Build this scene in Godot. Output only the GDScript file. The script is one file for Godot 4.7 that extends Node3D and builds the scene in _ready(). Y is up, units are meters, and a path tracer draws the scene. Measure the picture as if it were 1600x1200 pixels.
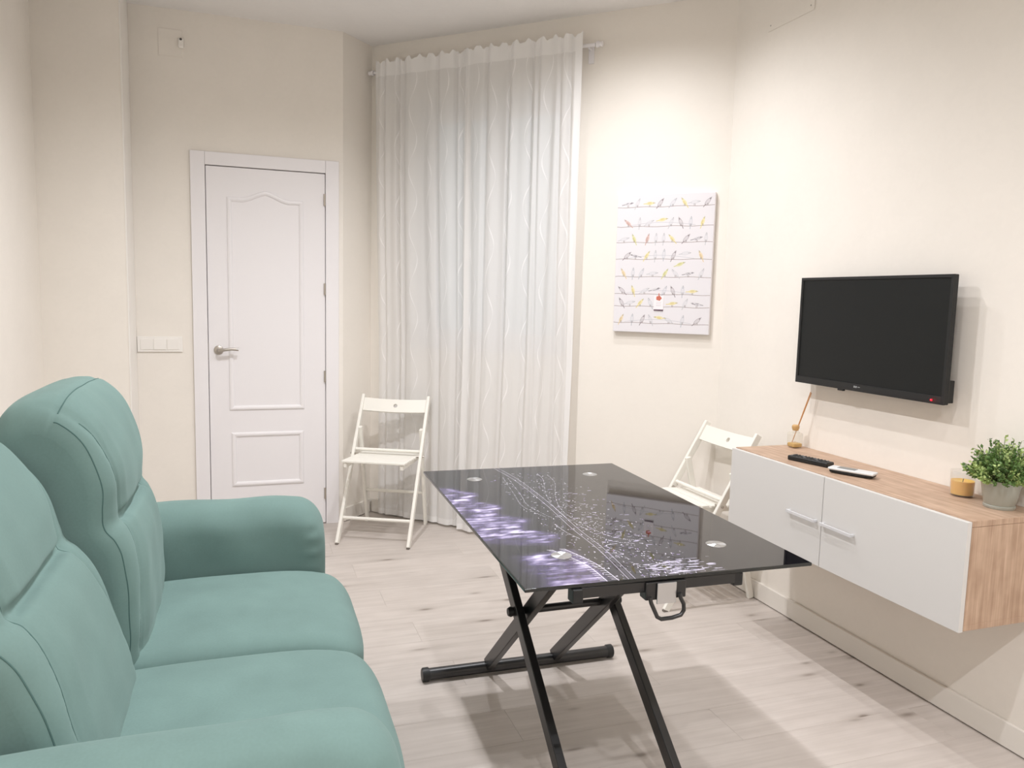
extends Node3D
# A small living room: teal sofa, scissor-leg glass table, floating cabinet, television, folding chairs.

const RIGHT_X := 2.2335        # right wall
const LEFT_X := -0.943         # left wall
const DOOR_Z := -4.596         # wall with the door
const REAR_Z := 1.7            # wall behind the camera
const CEIL_Y := 2.824
const CAB_TOP := 0.763
const TABLE_Y := 0.765

var M := {}
var rng := RandomNumberGenerator.new()


# ---------------------------------------------------------------- mesh builder
class MB:
	var v := PackedVector3Array()
	var n := PackedVector3Array()
	var uv := PackedVector2Array()
	var ix := PackedInt32Array()

	func vert(p: Vector3, nn: Vector3, t := Vector2.ZERO) -> int:
		v.append(p); n.append(nn); uv.append(t)
		return v.size() - 1

	func tri(a: int, b: int, c: int) -> void:
		var cr := (v[b] - v[a]).cross(v[c] - v[a])
		if cr.dot(n[a] + n[b] + n[c]) > 0.0:
			ix.append(a); ix.append(c); ix.append(b)
		else:
			ix.append(a); ix.append(b); ix.append(c)

	func quad_i(a: int, b: int, c: int, d: int) -> void:
		tri(a, b, c); tri(a, c, d)

	func quad(a: Vector3, b: Vector3, c: Vector3, d: Vector3, nn: Vector3, ta := Vector2(0, 0), tb := Vector2(1, 0), tc := Vector2(1, 1), td := Vector2(0, 1)) -> void:
		quad_i(vert(a, nn, ta), vert(b, nn, tb), vert(c, nn, tc), vert(d, nn, td))

	func box(c: Vector3, s: Vector3, B := Basis()) -> void:
		var h := s * 0.5
		for ax in 3:
			for sg in [-1.0, 1.0]:
				var nn := Vector3.ZERO; nn[ax] = sg
				var p := []
				for k in [[-1, -1], [1, -1], [1, 1], [-1, 1]]:
					var q := Vector3.ZERO
					q[ax] = sg * h[ax]; q[(ax + 1) % 3] = k[0] * h[(ax + 1) % 3]; q[(ax + 2) % 3] = k[1] * h[(ax + 2) % 3]
					p.append(c + B * q)
				quad(p[0], p[1], p[2], p[3], B * nn)

	# rounded box; seg rings per corner, inner extra subdivisions; returns first vertex
	func rbox(c: Vector3, s: Vector3, r: float, B := Basis(), seg := 1, inner := 1) -> int:
		var first := v.size()
		var h := s * 0.5
		r = minf(r, minf(h.x, minf(h.y, h.z)) * 0.999)
		var ax_pos := []
		for ax in 3:
			var l := []
			for k in seg + 1:
				l.append(-h[ax] + r * (1.0 - cos(PI * 0.5 * k / seg) if seg > 1 else float(k)))
			for k in range(1, inner):
				l.append(lerpf(-h[ax] + r, h[ax] - r, float(k) / inner))
			for k in seg + 1:
				l.append(h[ax] - r * (1.0 - cos(PI * 0.5 * (seg - k) / seg) if seg > 1 else float(seg - k)))
			ax_pos.append(l)
		for ax in 3:
			var U: Array = ax_pos[(ax + 1) % 3]
			var W: Array = ax_pos[(ax + 2) % 3]
			for sg in [-1.0, 1.0]:
				var base := v.size()
				for u in U:
					for w in W:
						var q := Vector3.ZERO
						q[ax] = sg * h[ax]; q[(ax + 1) % 3] = u; q[(ax + 2) % 3] = w
						var k := Vector3(clampf(q.x, -h.x + r, h.x - r), clampf(q.y, -h.y + r, h.y - r), clampf(q.z, -h.z + r, h.z - r))
						var nn := (q - k).normalized()
						vert(c + B * (k + nn * r), B * nn, Vector2(u, w))
				var m := W.size()
				for i in U.size() - 1:
					for j in m - 1:
						quad_i(base + i * m + j, base + (i + 1) * m + j, base + (i + 1) * m + j + 1, base + i * m + j + 1)
		return first

	# bar of rectangular section from a to b
	func bar(a: Vector3, b: Vector3, w: float, t: float, side: Vector3, r := 0.002) -> void:
		var y := (b - a).normalized()
		var z := side.cross(y).normalized()
		var x := y.cross(z).normalized()
		rbox((a + b) * 0.5, Vector3(w, (b - a).length(), t), r, Basis(x, y, z))

	func tube(pts: Array, rad, sides := 10, closed := false) -> void:
		var cnt := pts.size()
		var rings := []
		var prev := Vector3.ZERO
		for i in cnt:
			var p: Vector3 = pts[i]
			var a: Vector3 = pts[(i - 1 + cnt) % cnt] if (closed or i > 0) else p
			var b: Vector3 = pts[(i + 1) % cnt] if (closed or i < cnt - 1) else p
			var t := (b - a).normalized()
			if prev == Vector3.ZERO:
				prev = t.cross(Vector3.UP if absf(t.y) < 0.9 else Vector3.RIGHT)
			var x := (prev - t * prev.dot(t)).normalized()
			prev = x
			var y := t.cross(x)
			var r: float = rad[i] if rad is Array else rad
			var ring := []
			for k in sides:
				var an := TAU * k / sides
				var nn := x * cos(an) + y * sin(an)
				ring.append(vert(p + nn * r, nn, Vector2(float(k) / sides, float(i) / cnt)))
			rings.append(ring)
		for i in (cnt if closed else cnt - 1):
			var A: Array = rings[i]
			var Bq: Array = rings[(i + 1) % cnt]
			for k in sides:
				quad_i(A[k], A[(k + 1) % sides], Bq[(k + 1) % sides], Bq[k])
		if not closed:
			for e in [0, cnt - 1]:
				var p: Vector3 = pts[e]
				var q: Vector3 = pts[1] if e == 0 else pts[cnt - 2]
				var nn := (p - q).normalized()
				var c := vert(p, nn)
				var l := []
				for k in sides:
					l.append(vert(v[rings[e][k]], nn))
				for k in sides:
					tri(c, l[k], l[(k + 1) % sides])

	# profile: Array of Vector2(radius, y), outward side on the right when going up
	func lathe(profile: Array, segs := 24, c := Vector3.ZERO, B := Basis()) -> void:
		for i in profile.size() - 1:
			var p: Vector2 = profile[i]
			var q: Vector2 = profile[i + 1]
			var d := (q - p)
			var nn := Vector2(d.y, -d.x).normalized()
			var np := nn
			var nq := nn
			if i > 0:
				var e: Vector2 = p - profile[i - 1]
				var ne := Vector2(e.y, -e.x).normalized()
				if ne.dot(nn) > 0.75: np = (nn + ne).normalized()
			if i < profile.size() - 2:
				var e: Vector2 = profile[i + 2] - q
				var ne := Vector2(e.y, -e.x).normalized()
				if ne.dot(nn) > 0.75: nq = (nn + ne).normalized()
			var base := v.size()
			for k in segs + 1:
				var an := TAU * k / segs
				var ca := cos(an)
				var sa := sin(an)
				vert(c + B * Vector3(p.x * ca, p.y, p.x * sa), B * Vector3(np.x * ca, np.y, np.x * sa), Vector2(float(k) / segs, 0))
				vert(c + B * Vector3(q.x * ca, q.y, q.x * sa), B * Vector3(nq.x * ca, nq.y, nq.x * sa), Vector2(float(k) / segs, 1))
			for k in segs:
				quad_i(base + 2 * k, base + 2 * k + 2, base + 2 * k + 3, base + 2 * k + 1)

	# rows of points -> smooth surface. Closed in v when wrap is set. sgn turns the normals.
	func grid(rows: Array, wrap := false, sgn := 1.0, uvs: Array = []) -> int:
		var first := v.size()
		var R := rows.size()
		var C: int = rows[0].size()
		for i in R:
			var up: PackedVector3Array = rows[mini(i + 1, R - 1)]
			var dn: PackedVector3Array = rows[maxi(i - 1, 0)]
			var me: PackedVector3Array = rows[i]
			for j in C:
				var a: Vector3
				var b: Vector3
				if wrap:
					a = me[(j - 1 + C) % C]; b = me[(j + 1) % C]
				else:
					a = me[maxi(j - 1, 0)]; b = me[mini(j + 1, C - 1)]
				var nn := (up[j] - dn[j]).cross(b - a).normalized() * sgn
				if nn == Vector3.ZERO: nn = Vector3.UP
				vert(me[j], nn, uvs[i][j] if uvs else Vector2(float(j) / C, float(i) / R))
		for i in R - 1:
			for j in (C if wrap else C - 1):
				var j2 := (j + 1) % C
				quad_i(first + i * C + j, first + (i + 1) * C + j, first + (i + 1) * C + j2, first + i * C + j2)
		return first

	# flat polygon extruded along w: p = o + x*a + y*b + w*t ; poly in a,b
	func prism(poly: PackedVector2Array, o: Vector3, x: Vector3, y: Vector3, w: Vector3, bend := 0.0) -> void:
		var wn := w.normalized()
		var tr := Geometry2D.triangulate_polygon(poly)
		for e in 2:
			var ids := []
			for p in poly:
				ids.append(vert(o + x * p.x + y * p.y + wn * bend * p.x * p.x + (w if e else Vector3.ZERO), wn * (1.0 if e else -1.0), p))
			for k in range(0, tr.size(), 3):
				tri(ids[tr[k]], ids[tr[k + 1]], ids[tr[k + 2]])
		var cw := Geometry2D.is_polygon_clockwise(poly)
		for k in poly.size():
			var p := poly[k]
			var q := poly[(k + 1) % poly.size()]
			var d := (q - p)
			var on := Vector2(d.y, -d.x).normalized() * (-1.0 if cw else 1.0)
			var nn := (x * on.x + y * on.y).normalized()
			var a := o + x * p.x + y * p.y + wn * bend * p.x * p.x
			var b := o + x * q.x + y * q.y + wn * bend * q.x * q.x
			quad(a, b, b + w, a + w, nn)

	# profile (offset, height) swept round a closed flat path with mitred corners
	func frame(path: PackedVector2Array, profile: Array, o: Vector3, x: Vector3, y: Vector3, w: Vector3) -> void:
		var cnt := path.size()
		var cw := Geometry2D.is_polygon_clockwise(path)
		for k in cnt:
			var pts := []
			for e in 2:
				var i := (k + e) % cnt
				var p := path[i]
				var d0 := (p - path[(i - 1 + cnt) % cnt]).normalized()
				var d1 := (path[(i + 1) % cnt] - p).normalized()
				var n0 := Vector2(d0.y, -d0.x)
				var n1 := Vector2(d1.y, -d1.x)
				var m := (n0 + n1).normalized()
				m /= maxf(m.dot(n0), 0.3)
				if cw: m = -m
				var l := []
				for f in profile:
					var s: Vector2 = p + m * f.x
					l.append(o + x * s.x + y * s.y + w * f.y)
				pts.append(l)
			for j in profile.size() - 1:
				var a: Vector3 = pts[0][j]
				var b: Vector3 = pts[1][j]
				var c: Vector3 = pts[1][j + 1]
				var d: Vector3 = pts[0][j + 1]
				var f: Vector2 = profile[j + 1] - profile[j]
				var d1 := (path[(k + 1) % cnt] - path[k]).normalized()
				var on := Vector2(d1.y, -d1.x) * (-1.0 if cw else 1.0)
				var nn := (x * on.x + y * on.y) * -f.y + w * f.x
				quad(a, b, c, d, nn.normalized())

	# move every vertex from first on and give smooth normals again
	func warp(first: int, tri_first: int, fn: Callable) -> void:
		for i in range(first, v.size()):
			v[i] = fn.call(v[i])
		var acc := {}
		for t in range(tri_first, ix.size(), 3):
			var a := v[ix[t]]
			var b := v[ix[t + 1]]
			var c := v[ix[t + 2]]
			var fnm := (c - a).cross(b - a)
			for p in [a, b, c]:
				var key := Vector3i((p * 8000.0).round())
				acc[key] = acc.get(key, Vector3.ZERO) + fnm
		for i in range(first, v.size()):
			var s: Vector3 = acc.get(Vector3i((v[i] * 8000.0).round()), n[i])
			if s.length() > 0.0: n[i] = s.normalized()

	func mesh() -> ArrayMesh:
		var a := []
		a.resize(Mesh.ARRAY_MAX)
		a[Mesh.ARRAY_VERTEX] = v
		a[Mesh.ARRAY_NORMAL] = n
		a[Mesh.ARRAY_TEX_UV] = uv
		a[Mesh.ARRAY_INDEX] = ix
		var m := ArrayMesh.new()
		m.add_surface_from_arrays(Mesh.PRIMITIVE_TRIANGLES, a)
		return m


# ---------------------------------------------------------------- scene helpers
func obj(called: String, mb: MB, mat: Material, parent: Node3D = null) -> MeshInstance3D:
	var o := MeshInstance3D.new()
	o.name = called
	o.mesh = mb.mesh()
	o.material_override = mat
	(parent if parent else self).add_child(o, true)
	return o

func thing(called: String, label: String, category: String, at := Vector3.ZERO, turn := 0.0, group := "") -> Node3D:
	var o := Node3D.new()
	o.name = called
	add_child(o, true)
	o.position = at
	o.rotation.y = turn
	tag(o, label, category, group)
	return o

func tag(o: Node, label: String, category: String, group := "", kind := "") -> void:
	o.set_meta("label", label)
	o.set_meta("category", category)
	if group: o.set_meta("group", group)
	if kind: o.set_meta("kind", kind)

func struct(called: String, mb: MB, mat: Material, label: String, category: String) -> MeshInstance3D:
	var o := obj(called, mb, mat)
	tag(o, label, category, "", "structure")
	return o

func mat(c: Color, rough := 0.6, metal := 0.0, spec := 0.5) -> StandardMaterial3D:
	var m := StandardMaterial3D.new()
	m.albedo_color = c
	m.roughness = rough
	m.metallic = metal
	m.metallic_specular = spec
	return m

func c8(r: float, g: float, b: float) -> Color:
	return Color(r / 255.0, g / 255.0, b / 255.0)

func smooth_curve(pts: Array, per: int, closed := false) -> PackedVector2Array:
	var out := PackedVector2Array()
	var cnt := pts.size()
	for i in (cnt if closed else cnt - 1):
		var p0: Vector2 = pts[(i - 1 + cnt) % cnt] if (closed or i > 0) else pts[0]
		var p1: Vector2 = pts[i]
		var p2: Vector2 = pts[(i + 1) % cnt]
		var p3: Vector2 = pts[(i + 2) % cnt] if (closed or i < cnt - 2) else pts[cnt - 1]
		for k in per:
			out.append(p1.cubic_interpolate(p2, p0, p3, float(k) / per))
	if not closed: out.append(pts[cnt - 1])
	return out


# ---------------------------------------------------------------- textures
func noise_img(seed_: int, freq: float, w: int, h: int, octaves := 3, sw := 0, sh := 0) -> PackedByteArray:
	var f := FastNoiseLite.new()
	f.seed = seed_
	f.frequency = freq
	f.fractal_octaves = octaves
	f.noise_type = FastNoiseLite.TYPE_SIMPLEX_SMOOTH
	var im := f.get_seamless_image(sw if sw else w, sh if sh else h, false, false, 0.15, true)
	im.convert(Image.FORMAT_L8)
	if im.get_width() != w or im.get_height() != h:
		im.resize(w, h, Image.INTERPOLATE_CUBIC)
	return im.get_data()

func to_texture(d: PackedByteArray, w: int, h: int, fmt := Image.FORMAT_RGB8) -> ImageTexture:
	return ImageTexture.create_from_image(Image.create_from_data(w, h, false, fmt, d))

# grain along u (along_v false) or along v
func wood_texture(w: int, h: int, seed_: int, lo: Color, hi: Color, along_v: bool, knots: int, fine: float, broad: float) -> ImageTexture:
	var W := w
	var H := h
	var a: PackedByteArray
	var b: PackedByteArray
	var c: PackedByteArray
	if along_v:
		a = noise_img(seed_, 0.09, W, H, 4, W, int(H / 24.0))
		c = noise_img(seed_ + 2, 0.03, W, H, 3, W, int(H / 10.0))
	else:
		a = noise_img(seed_, 0.09, W, H, 4, int(W / 24.0), H)
		c = noise_img(seed_ + 2, 0.03, W, H, 3, int(W / 10.0), H)
	b = noise_img(seed_ + 1, 0.012, W, H, 3)
	var r := RandomNumberGenerator.new()
	r.seed = seed_
	var dark := PackedFloat32Array()
	dark.resize(W * H)
	for k in knots:
		var kx := r.randi_range(0, W - 1)
		var ky := r.randi_range(0, H - 1)
		var rx := r.randf_range(7, 15)
		var ry := r.randf_range(5, 9)
		var st := r.randf_range(0.22, 0.6)
		for y in range(-44, 45):
			for x in range(-130, 131):
				var e := pow(x / rx, 2) + pow(y / ry, 2)
				var e2 := pow(x / (rx * 5.5), 2) + pow(y / (ry * 2.4), 2)
				var val := st * exp(-e) + 0.30 * st * exp(-e2 * 1.6)
				if val < 0.004: continue
				var px := (kx + (y if along_v else x) + W) % W
				var py := (ky + (x if along_v else y) + H) % H
				dark[py * W + px] += val
	var out := PackedByteArray()
	out.resize(W * H * 3)
	for i in W * H:
		var t := 0.62 + (a[i] / 255.0 - 0.5) * fine + (c[i] / 255.0 - 0.5) * broad + (b[i] / 255.0 - 0.5) * broad * 0.7 - dark[i]
		t = clampf(t, 0.0, 1.0)
		out[i * 3] = int(255 * lerpf(lo.r, hi.r, t))
		out[i * 3 + 1] = int(255 * lerpf(lo.g, hi.g, t))
		out[i * 3 + 2] = int(255 * lerpf(lo.b, hi.b, t))
	return to_texture(out, W, H)

func mottle_texture(sz: int, seed_: int, amount: float, f1: float, f2: float) -> ImageTexture:
	var a := noise_img(seed_, f1, sz, sz, 4)
	var b := noise_img(seed_ + 5, f2, sz, sz, 2)
	var out := PackedByteArray()
	out.resize(sz * sz)
	for i in sz * sz:
		out[i] = clampi(int(255 * (1.0 - amount * 0.6 + (a[i] / 255.0 - 0.5) * amount + (b[i] / 255.0 - 0.5) * amount * 0.5)), 0, 255)
	return to_texture(out, sz, sz, Image.FORMAT_L8)

# soft brush on an Image
func dab(im: Image, x: float, y: float, r: float, col: Color, a: float) -> void:
	for py in range(maxi(0, int(y - r - 1)), mini(im.get_height(), int(y + r + 2))):
		for px in range(maxi(0, int(x - r - 1)), mini(im.get_width(), int(x + r + 2))):
			var d := Vector2(px - x, py - y).length()
			var k := clampf(r - d + 0.5, 0.0, 1.0) * a
			if k > 0.0:
				var o := im.get_pixel(px, py)
				im.set_pixel(px, py, Color(lerpf(o.r, col.r, k), lerpf(o.g, col.g, k), lerpf(o.b, col.b, k), o.a))

func stroke(im: Image, p: Vector2, q: Vector2, r: float, col: Color, a: float) -> void:
	var st := maxi(1, int((q - p).length() / maxf(r * 0.7, 0.5)))
	for k in st + 1:
		var t := p.lerp(q, float(k) / st)
		dab(im, t.x, t.y, r, col, a)

func ellipse(im: Image, c: Vector2, rx: float, ry: float, turn: float, col: Color, a: float, outline := false) -> void:
	var m := int(maxf(rx, ry) + 2)
	for y in range(-m, m + 1):
		for x in range(-m, m + 1):
			var px := int(c.x) + x
			var py := int(c.y) + y
			if px < 0 or py < 0 or px >= im.get_width() or py >= im.get_height(): continue
			var q := Vector2(x, y).rotated(-turn)
			var e := Vector2(q.x / rx, q.y / ry).length()
			var k := 0.0
			if outline: k = clampf(1.0 - absf(e - 0.85) * minf(rx, ry) / 1.6, 0.0, 1.0) * a
			else: k = clampf((1.0 - e) * 3.0, 0.0, 1.0) * a * (0.65 + 0.35 * sin(q.x * 0.9 + q.y * 1.7))
			if k > 0.0:
				var o := im.get_pixel(px, py)
				im.set_pixel(px, py, Color(lerpf(o.r, col.r, k), lerpf(o.g, col.g, k), lerpf(o.b, col.b, k), 1))

func bird(im: Image, x: float, wire: float, kind: String, lean: float, dy: float) -> void:
	var cols := {"y": c8(236, 218, 128), "g": c8(214, 212, 122), "o": c8(234, 204, 142), "r": c8(206, 158, 144), "d": c8(138, 126, 130), "f": c8(205, 206, 210), "b": c8(188, 192, 200), "s": c8(146, 142, 148)}
	var col: Color = cols[kind]
	var len := 30.0
	var wid := 13.5
	var up := -1.25 * lean                    # body axis: lean 0 lies flat, 1 sits upright
	var ax := Vector2(cos(up), sin(up))
	if lean < 0.0: ax = Vector2(-cos(1.05 * -lean), -sin(1.05 * -lean))
	var c := Vector2(x, wire - 24.0 + dy)
	var an := ax.angle()
	if kind in ["d", "b"]:
		ellipse(im, c, len, wid, an, col, 0.30)
		ellipse(im, c, len, wid, an, col, 0.85, true)
	elif kind == "s":
		ellipse(im, c, len, wid * 0.8, an, col, 0.25)
		for k in 7:
			var off := Vector2(rng.randf_range(-0.8, 0.8) * len, rng.randf_range(-0.5, 0.5) * wid).rotated(an)
			stroke(im, c + off, c + off + ax * 13.0, 1.3, col, 0.6)
	elif kind == "f":
		ellipse(im, c, len, wid, an, col, 0.45)
		ellipse(im, c, len, wid, an, c8(188, 190, 196), 0.5, true)
	else:
		ellipse(im, c, len, wid, an, col, 0.85)
		ellipse(im, c + ax.orthogonal() * 3.0, len * 0.6, wid * 0.5, an, col.darkened(0.18), 0.5)
	var head := c + ax * len * 0.95
	ellipse(im, head, 8.0, 7.5, 0.0, col.darkened(0.12), 0.8, kind in ["b", "f"])
	dab(im, head.x + 1, head.y - 1, 1.6, c8(80, 74, 78), 0.7)
	stroke(im, head + ax * 6.0, head + ax * 12.0, 1.2, col.darkened(0.35), 0.8)
	stroke(im, c - ax * len * 0.8, c - ax * len * 1.5, 2.6, col.darkened(0.05), 0.55)
	if dy == 0.0:
		for k in [-3.0, 4.0]:
			stroke(im, c + Vector2(k, wid * 0.7), Vector2(x + k, wire), 0.9, c8(120, 108, 106), 0.7)

func bird_print() -> ImageTexture:
	var W := 700
	var H := 980
	var im := Image.create(W, H, false, Image.FORMAT_RGB8)
	im.fill(c8(232, 229, 232))
	var wires := [0.087, 0.228, 0.343, 0.465, 0.593, 0.72, 0.81, 0.933]
	for k in wires.size():
		var y0: float = wires[k] * H
		var p := Vector2(0, y0)
		for s in range(1, 25):
			var q := Vector2(W * s / 24.0, y0 + 2.5 * sin(s * 0.7 + k))
			stroke(im, p, q, 1.5, c8(150, 134, 128), 0.75)
			p = q
		if k in [1, 3, 5, 7]:                      # slack wires drawn in pale grey
			var a := Vector2(W * 0.12, y0 - 6)
			for s in range(1, 20):
				var q := Vector2(W * (0.12 + 0.7 * s / 19.0), y0 - 6 - 22.0 * sin(PI * s / 19.0))
				stroke(im, a, q, 1.0, c8(190, 190, 196), 0.7)
				a = q
	var rows := [
		[["s", 0.11, 0.15, 0], ["f", 0.21, 0.9, 0], ["y", 0.34, 0.05, 0], ["d", 0.45, 0.75, 0], ["b", 0.58, 0.7, 0], ["y", 0.70, -0.9, 0], ["f", 0.80, 0.1, 0], ["d", 0.93, 0.7, 0]],
		[["r", 0.12, -0.7, 0], ["f", 0.24, 1.2, 0], ["f", 0.34, 0.4, 0], ["y", 0.48, 0.15, -22], ["f", 0.57, 0.9, 0], ["d", 0.67, -1.1, 0], ["b", 0.77, 1.2, 0], ["y", 0.89, 1.0, 0]],
		[["f", 0.08, 0.2, 0], ["g", 0.19, -1.1, 0], ["r", 0.33, 1.0, 0], ["f", 0.42, 1.2, 0], ["f", 0.50, 1.2, 0], ["y", 0.59, -0.8, 0], ["d", 0.73, 0.7, 0], ["s", 0.84, 0.2, 0], ["f", 0.93, 1.2, 0]],
		[["d", 0.12, 0.6, 0], ["s", 0.21, -0.2, 0], ["y", 0.33, 0.8, 0], ["f", 0.42, 1.2, 0], ["b", 0.51, 1.2, -8], ["d", 0.61, 0.9, 0], ["f", 0.73, 0.1, -16], ["o", 0.89, -1.1, 0]],
		[["o", 0.09, -1.0, 0], ["b", 0.19, 1.2, 0], ["b", 0.28, 0.9, 0], ["f", 0.40, 0.1, 0], ["g", 0.53, 0.8, 0], ["f", 0.64, -0.8, 0], ["g", 0.68, 0.3, -66], ["s", 0.77, 0.15, 0], ["f", 0.90, 0.9, 0]],
		[["d", 0.08, -0.7, 0], ["y", 0.20, -1.2, 0], ["f", 0.32, 0.4, 0], ["s", 0.43, 0.2, -10], ["b", 0.53, 0.9, 0], ["d", 0.62, -1.1, 0], ["b", 0.72, 1.2, 0], ["y", 0.82, 0.05, 0]],
		[["d", 0.08, -1.0, 0], ["f", 0.17, 0.2, 0], ["y", 0.28, 0.7, 0], ["b", 0.39, -1.1, 0], ["y", 0.62, 0.12, 0], ["f", 0.75, 0.9, 0], ["s", 0.87, -0.15, 0]],
		[["o", 0.08, 0.9, 0], ["b", 0.20, 1.2, 0], ["d", 0.31, 0.9, 0], ["f", 0.40, -1.1, 0], ["y", 0.49, -0.1, -18], ["f", 0.59, -0.5, 0], ["b", 0.73, 1.1, 0], ["d", 0.88, 0.6, 0]]]
	for k in rows.size():
		for b in rows[k]:
			bird(im, b[1] * W, wires[k] * H, b[0], b[2], b[3])
	return ImageTexture.create_from_image(im)

# night view of a city with light trails, printed under the glass
func city_print() -> ImageTexture:
	var W := 900
	var H := 1400
	var im := Image.create(W, H, false, Image.FORMAT_RGB8)
	im.fill(c8(16, 14, 18))
	var st := noise_img(41, 0.035, W, H, 3, int(W / 5.0), H)
	var pa := noise_img(42, 0.009, W, H, 4)
	for y in H:
		var v := float(y) / H
		for x in range(0, int(W * 0.36)):
			var u := float(x) / W
			var m := 0.0
			if v > 0.19 and v < 0.80:
				var hi := lerpf(0.10, 0.27, clampf((v - 0.22) / 0.5, 0, 1)) + 0.03 * sin(v * 47.0)
				m = smoothstep(0.19, 0.25, v) * (1.0 - smoothstep(0.70, 0.78, v + (0.10 - u) * 0.25)) * (1.0 - smoothstep(hi - 0.05, hi + 0.02, u))
			elif v >= 0.80:
				m = smoothstep(0.80, 0.84, v + u * 0.05) * smoothstep(0.0, 0.12, u) * (1.0 - smoothstep(0.25, 0.30, u)) * 1.15
			if m <= 0.0: continue
			var i := y * W + clampi(x + int((v * 300.0)) % 40 - 20, 0, W - 1)
			var s := (0.50 + 0.55 * (st[i] / 255.0 - 0.5)) * clampf(0.75 + (pa[i] / 255.0 - 0.45) * 1.0, 0.3, 1.2) * m * (1.5 if v < 0.8 else 1.15)
			var col := c8(120, 106, 168).lerp(c8(232, 226, 244), clampf(s * 1.6 - 0.75, 0, 1))
			var o := im.get_pixel(x, y)
			im.set_pixel(x, y, o.lerp(col, clampf(s * 1.1, 0, 1)))
	var white := c8(225, 222, 236)
	var path := [Vector2(0.365, 0.0), Vector2(0.391, 0.18), Vector2(0.388, 0.45), Vector2(0.370, 0.66), Vector2(0.368, 0.82), Vector2(0.345, 1.0)]
	var sm := smooth_curve(path, 24)
	for k in sm.size() - 1:
		for off in [-0.011, 0.0, 0.011]:
			stroke(im, Vector2((sm[k].x + off) * W, sm[k].y * H), Vector2((sm[k + 1].x + off) * W, sm[k + 1].y * H), 1.1 if off else 3.0, c8(190, 186, 200) if off else c8(70, 66, 76), 0.7)
	for a in [[Vector2(0.20, 0.80), Vector2(0.255, 0.90), Vector2(0.262, 1.0)], [Vector2(0.245, 0.80), Vector2(0.29, 0.9), Vector2(0.30, 1.0)]]:
		var s2 := smooth_curve(a, 20)
		for k in s2.size() - 1:
			stroke(im, s2[k] * Vector2(W, H), s2[k + 1] * Vector2(W, H), 1.4, white, 0.7)
			if k % 2 == 0: stroke(im, s2[k] * Vector2(W, H) - Vector2(16, 4), s2[k] * Vector2(W, H), 1.5, white, 0.6)
	var curves := [[Vector2(0.53, 0.10), Vector2(0.515, 0.18), Vector2(0.43, 0.36), Vector2(0.392, 0.52), Vector2(0.405, 0.66), Vector2(0.44, 0.765), Vector2(0.51, 0.80)], [Vector2(0.57, 0.12), Vector2(0.55, 0.22), Vector2(0.46, 0.38), Vector2(0.41, 0.52), Vector2(0.43, 0.66), Vector2(0.47, 0.75), Vector2(0.55, 0.78)], [Vector2(0.34, 0.13), Vector2(0.30, 0.32), Vector2(0.275, 0.45), Vector2(0.315, 0.56)], [Vector2(0.36, 0.14), Vector2(0.325, 0.33), Vector2(0.30, 0.45), Vector2(0.335, 0.57)], [Vector2(0.315, 0.62), Vector2(0.32, 0.68), Vector2(0.34, 0.74)], [Vector2(0.37, 0.84), Vector2(0.42, 0.86), Vector2(0.40, 0.80), Vector2(0.45, 0.79)]]
	for a in curves:
		var s3 := smooth_curve(a, 14)
		for k in s3.size() - 1:
			dab(im, s3[k].x * W, s3[k].y * H, 2.0, white, 0.8)
			if k % 3 == 0: stroke(im, s3[k] * Vector2(W, H), s3[k + 1] * Vector2(W, H), 1.0, white, 0.35)
	var r := RandomNumberGenerator.new()
	r.seed = 77
	for k in 1500:
		var v := r.randf()
		var u := 0.39 + absf(r.randfn(0.0, 0.11))
		if k % 4 == 0: u = r.randf_range(0.26, 0.39)
		if v < 0.08 or u > 0.70: continue
		if r.randf() > 0.25 + 0.75 * v: continue
		var p := Vector2(u * W, v * H)
		var l := r.randf_range(1.0, 9.0)
		var d := Vector2(1.0, 0.25) if r.randf() < 0.6 else Vector2(-0.15, 1.0)
		stroke(im, p, p + d * l, r.randf_range(0.8, 1.9), white if r.randf() < 0.75 else c8(170, 150, 205), r.randf_range(0.4, 0.95))
	for k in 90:                                  # bright blocks
		var p := Vector2(r.randf_range(0.42, 0.66) * W, r.randf_range(0.915, 0.995) * H)
		stroke(im, p, p + Vector2(r.randf_range(8, 34), r.randf_range(-3, 3)), r.randf_range(1.5, 4), c8(205, 200, 222), r.randf_range(0.2, 0.6))
	for k in 40:
		var p := Vector2(r.randf_range(0.40, 0.66) * W, r.randf_range(0.25, 0.85) * H)
		stroke(im, p, p + Vector2(r.randf_range(8, 20), r.randf_range(-2, 4)), r.randf_range(1.5, 3.5), c8(190, 182, 214), r.randf_range(0.4, 0.8))
	return ImageTexture.create_from_image(im)

# sheer cloth with woven wavy cords; covers 1 m x 2.7 m
func sheer_texture() -> ImageTexture:
	var W := 900
	var H := 2000
	var im := Image.create(W, H, false, Image.FORMAT_RGBA8)
	im.fill(Color(0.975, 0.972, 0.968, 0.84))
	var r := RandomNumberGenerator.new()
	r.seed = 5
	for k in 6:
		var x0 := (k + 0.5) / 6.0
		var ph := PI * (k % 2) + r.randf_range(-0.5, 0.5)
		var per := r.randf_range(0.125, 0.14)
		for y in H:
			var v := float(y) / H
			var x := (x0 + 0.034 * sin(TAU * v / per + ph)) * W
			var wd := 2.0 + 1.7 * sin(TAU * v / per * 2.0 + ph + 0.8)
			for d in range(-6, 7):
				var cov := clampf(wd - absf(d) + 1.0, 0, 1)
				if cov > 0.0:
					var px := posmod(int(x) + d, W)
					im.set_pixel(px, y, Color(0.99, 0.988, 0.985, lerpf(0.84, 0.95, cov)))
	return ImageTexture.create_from_image(im)


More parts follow.
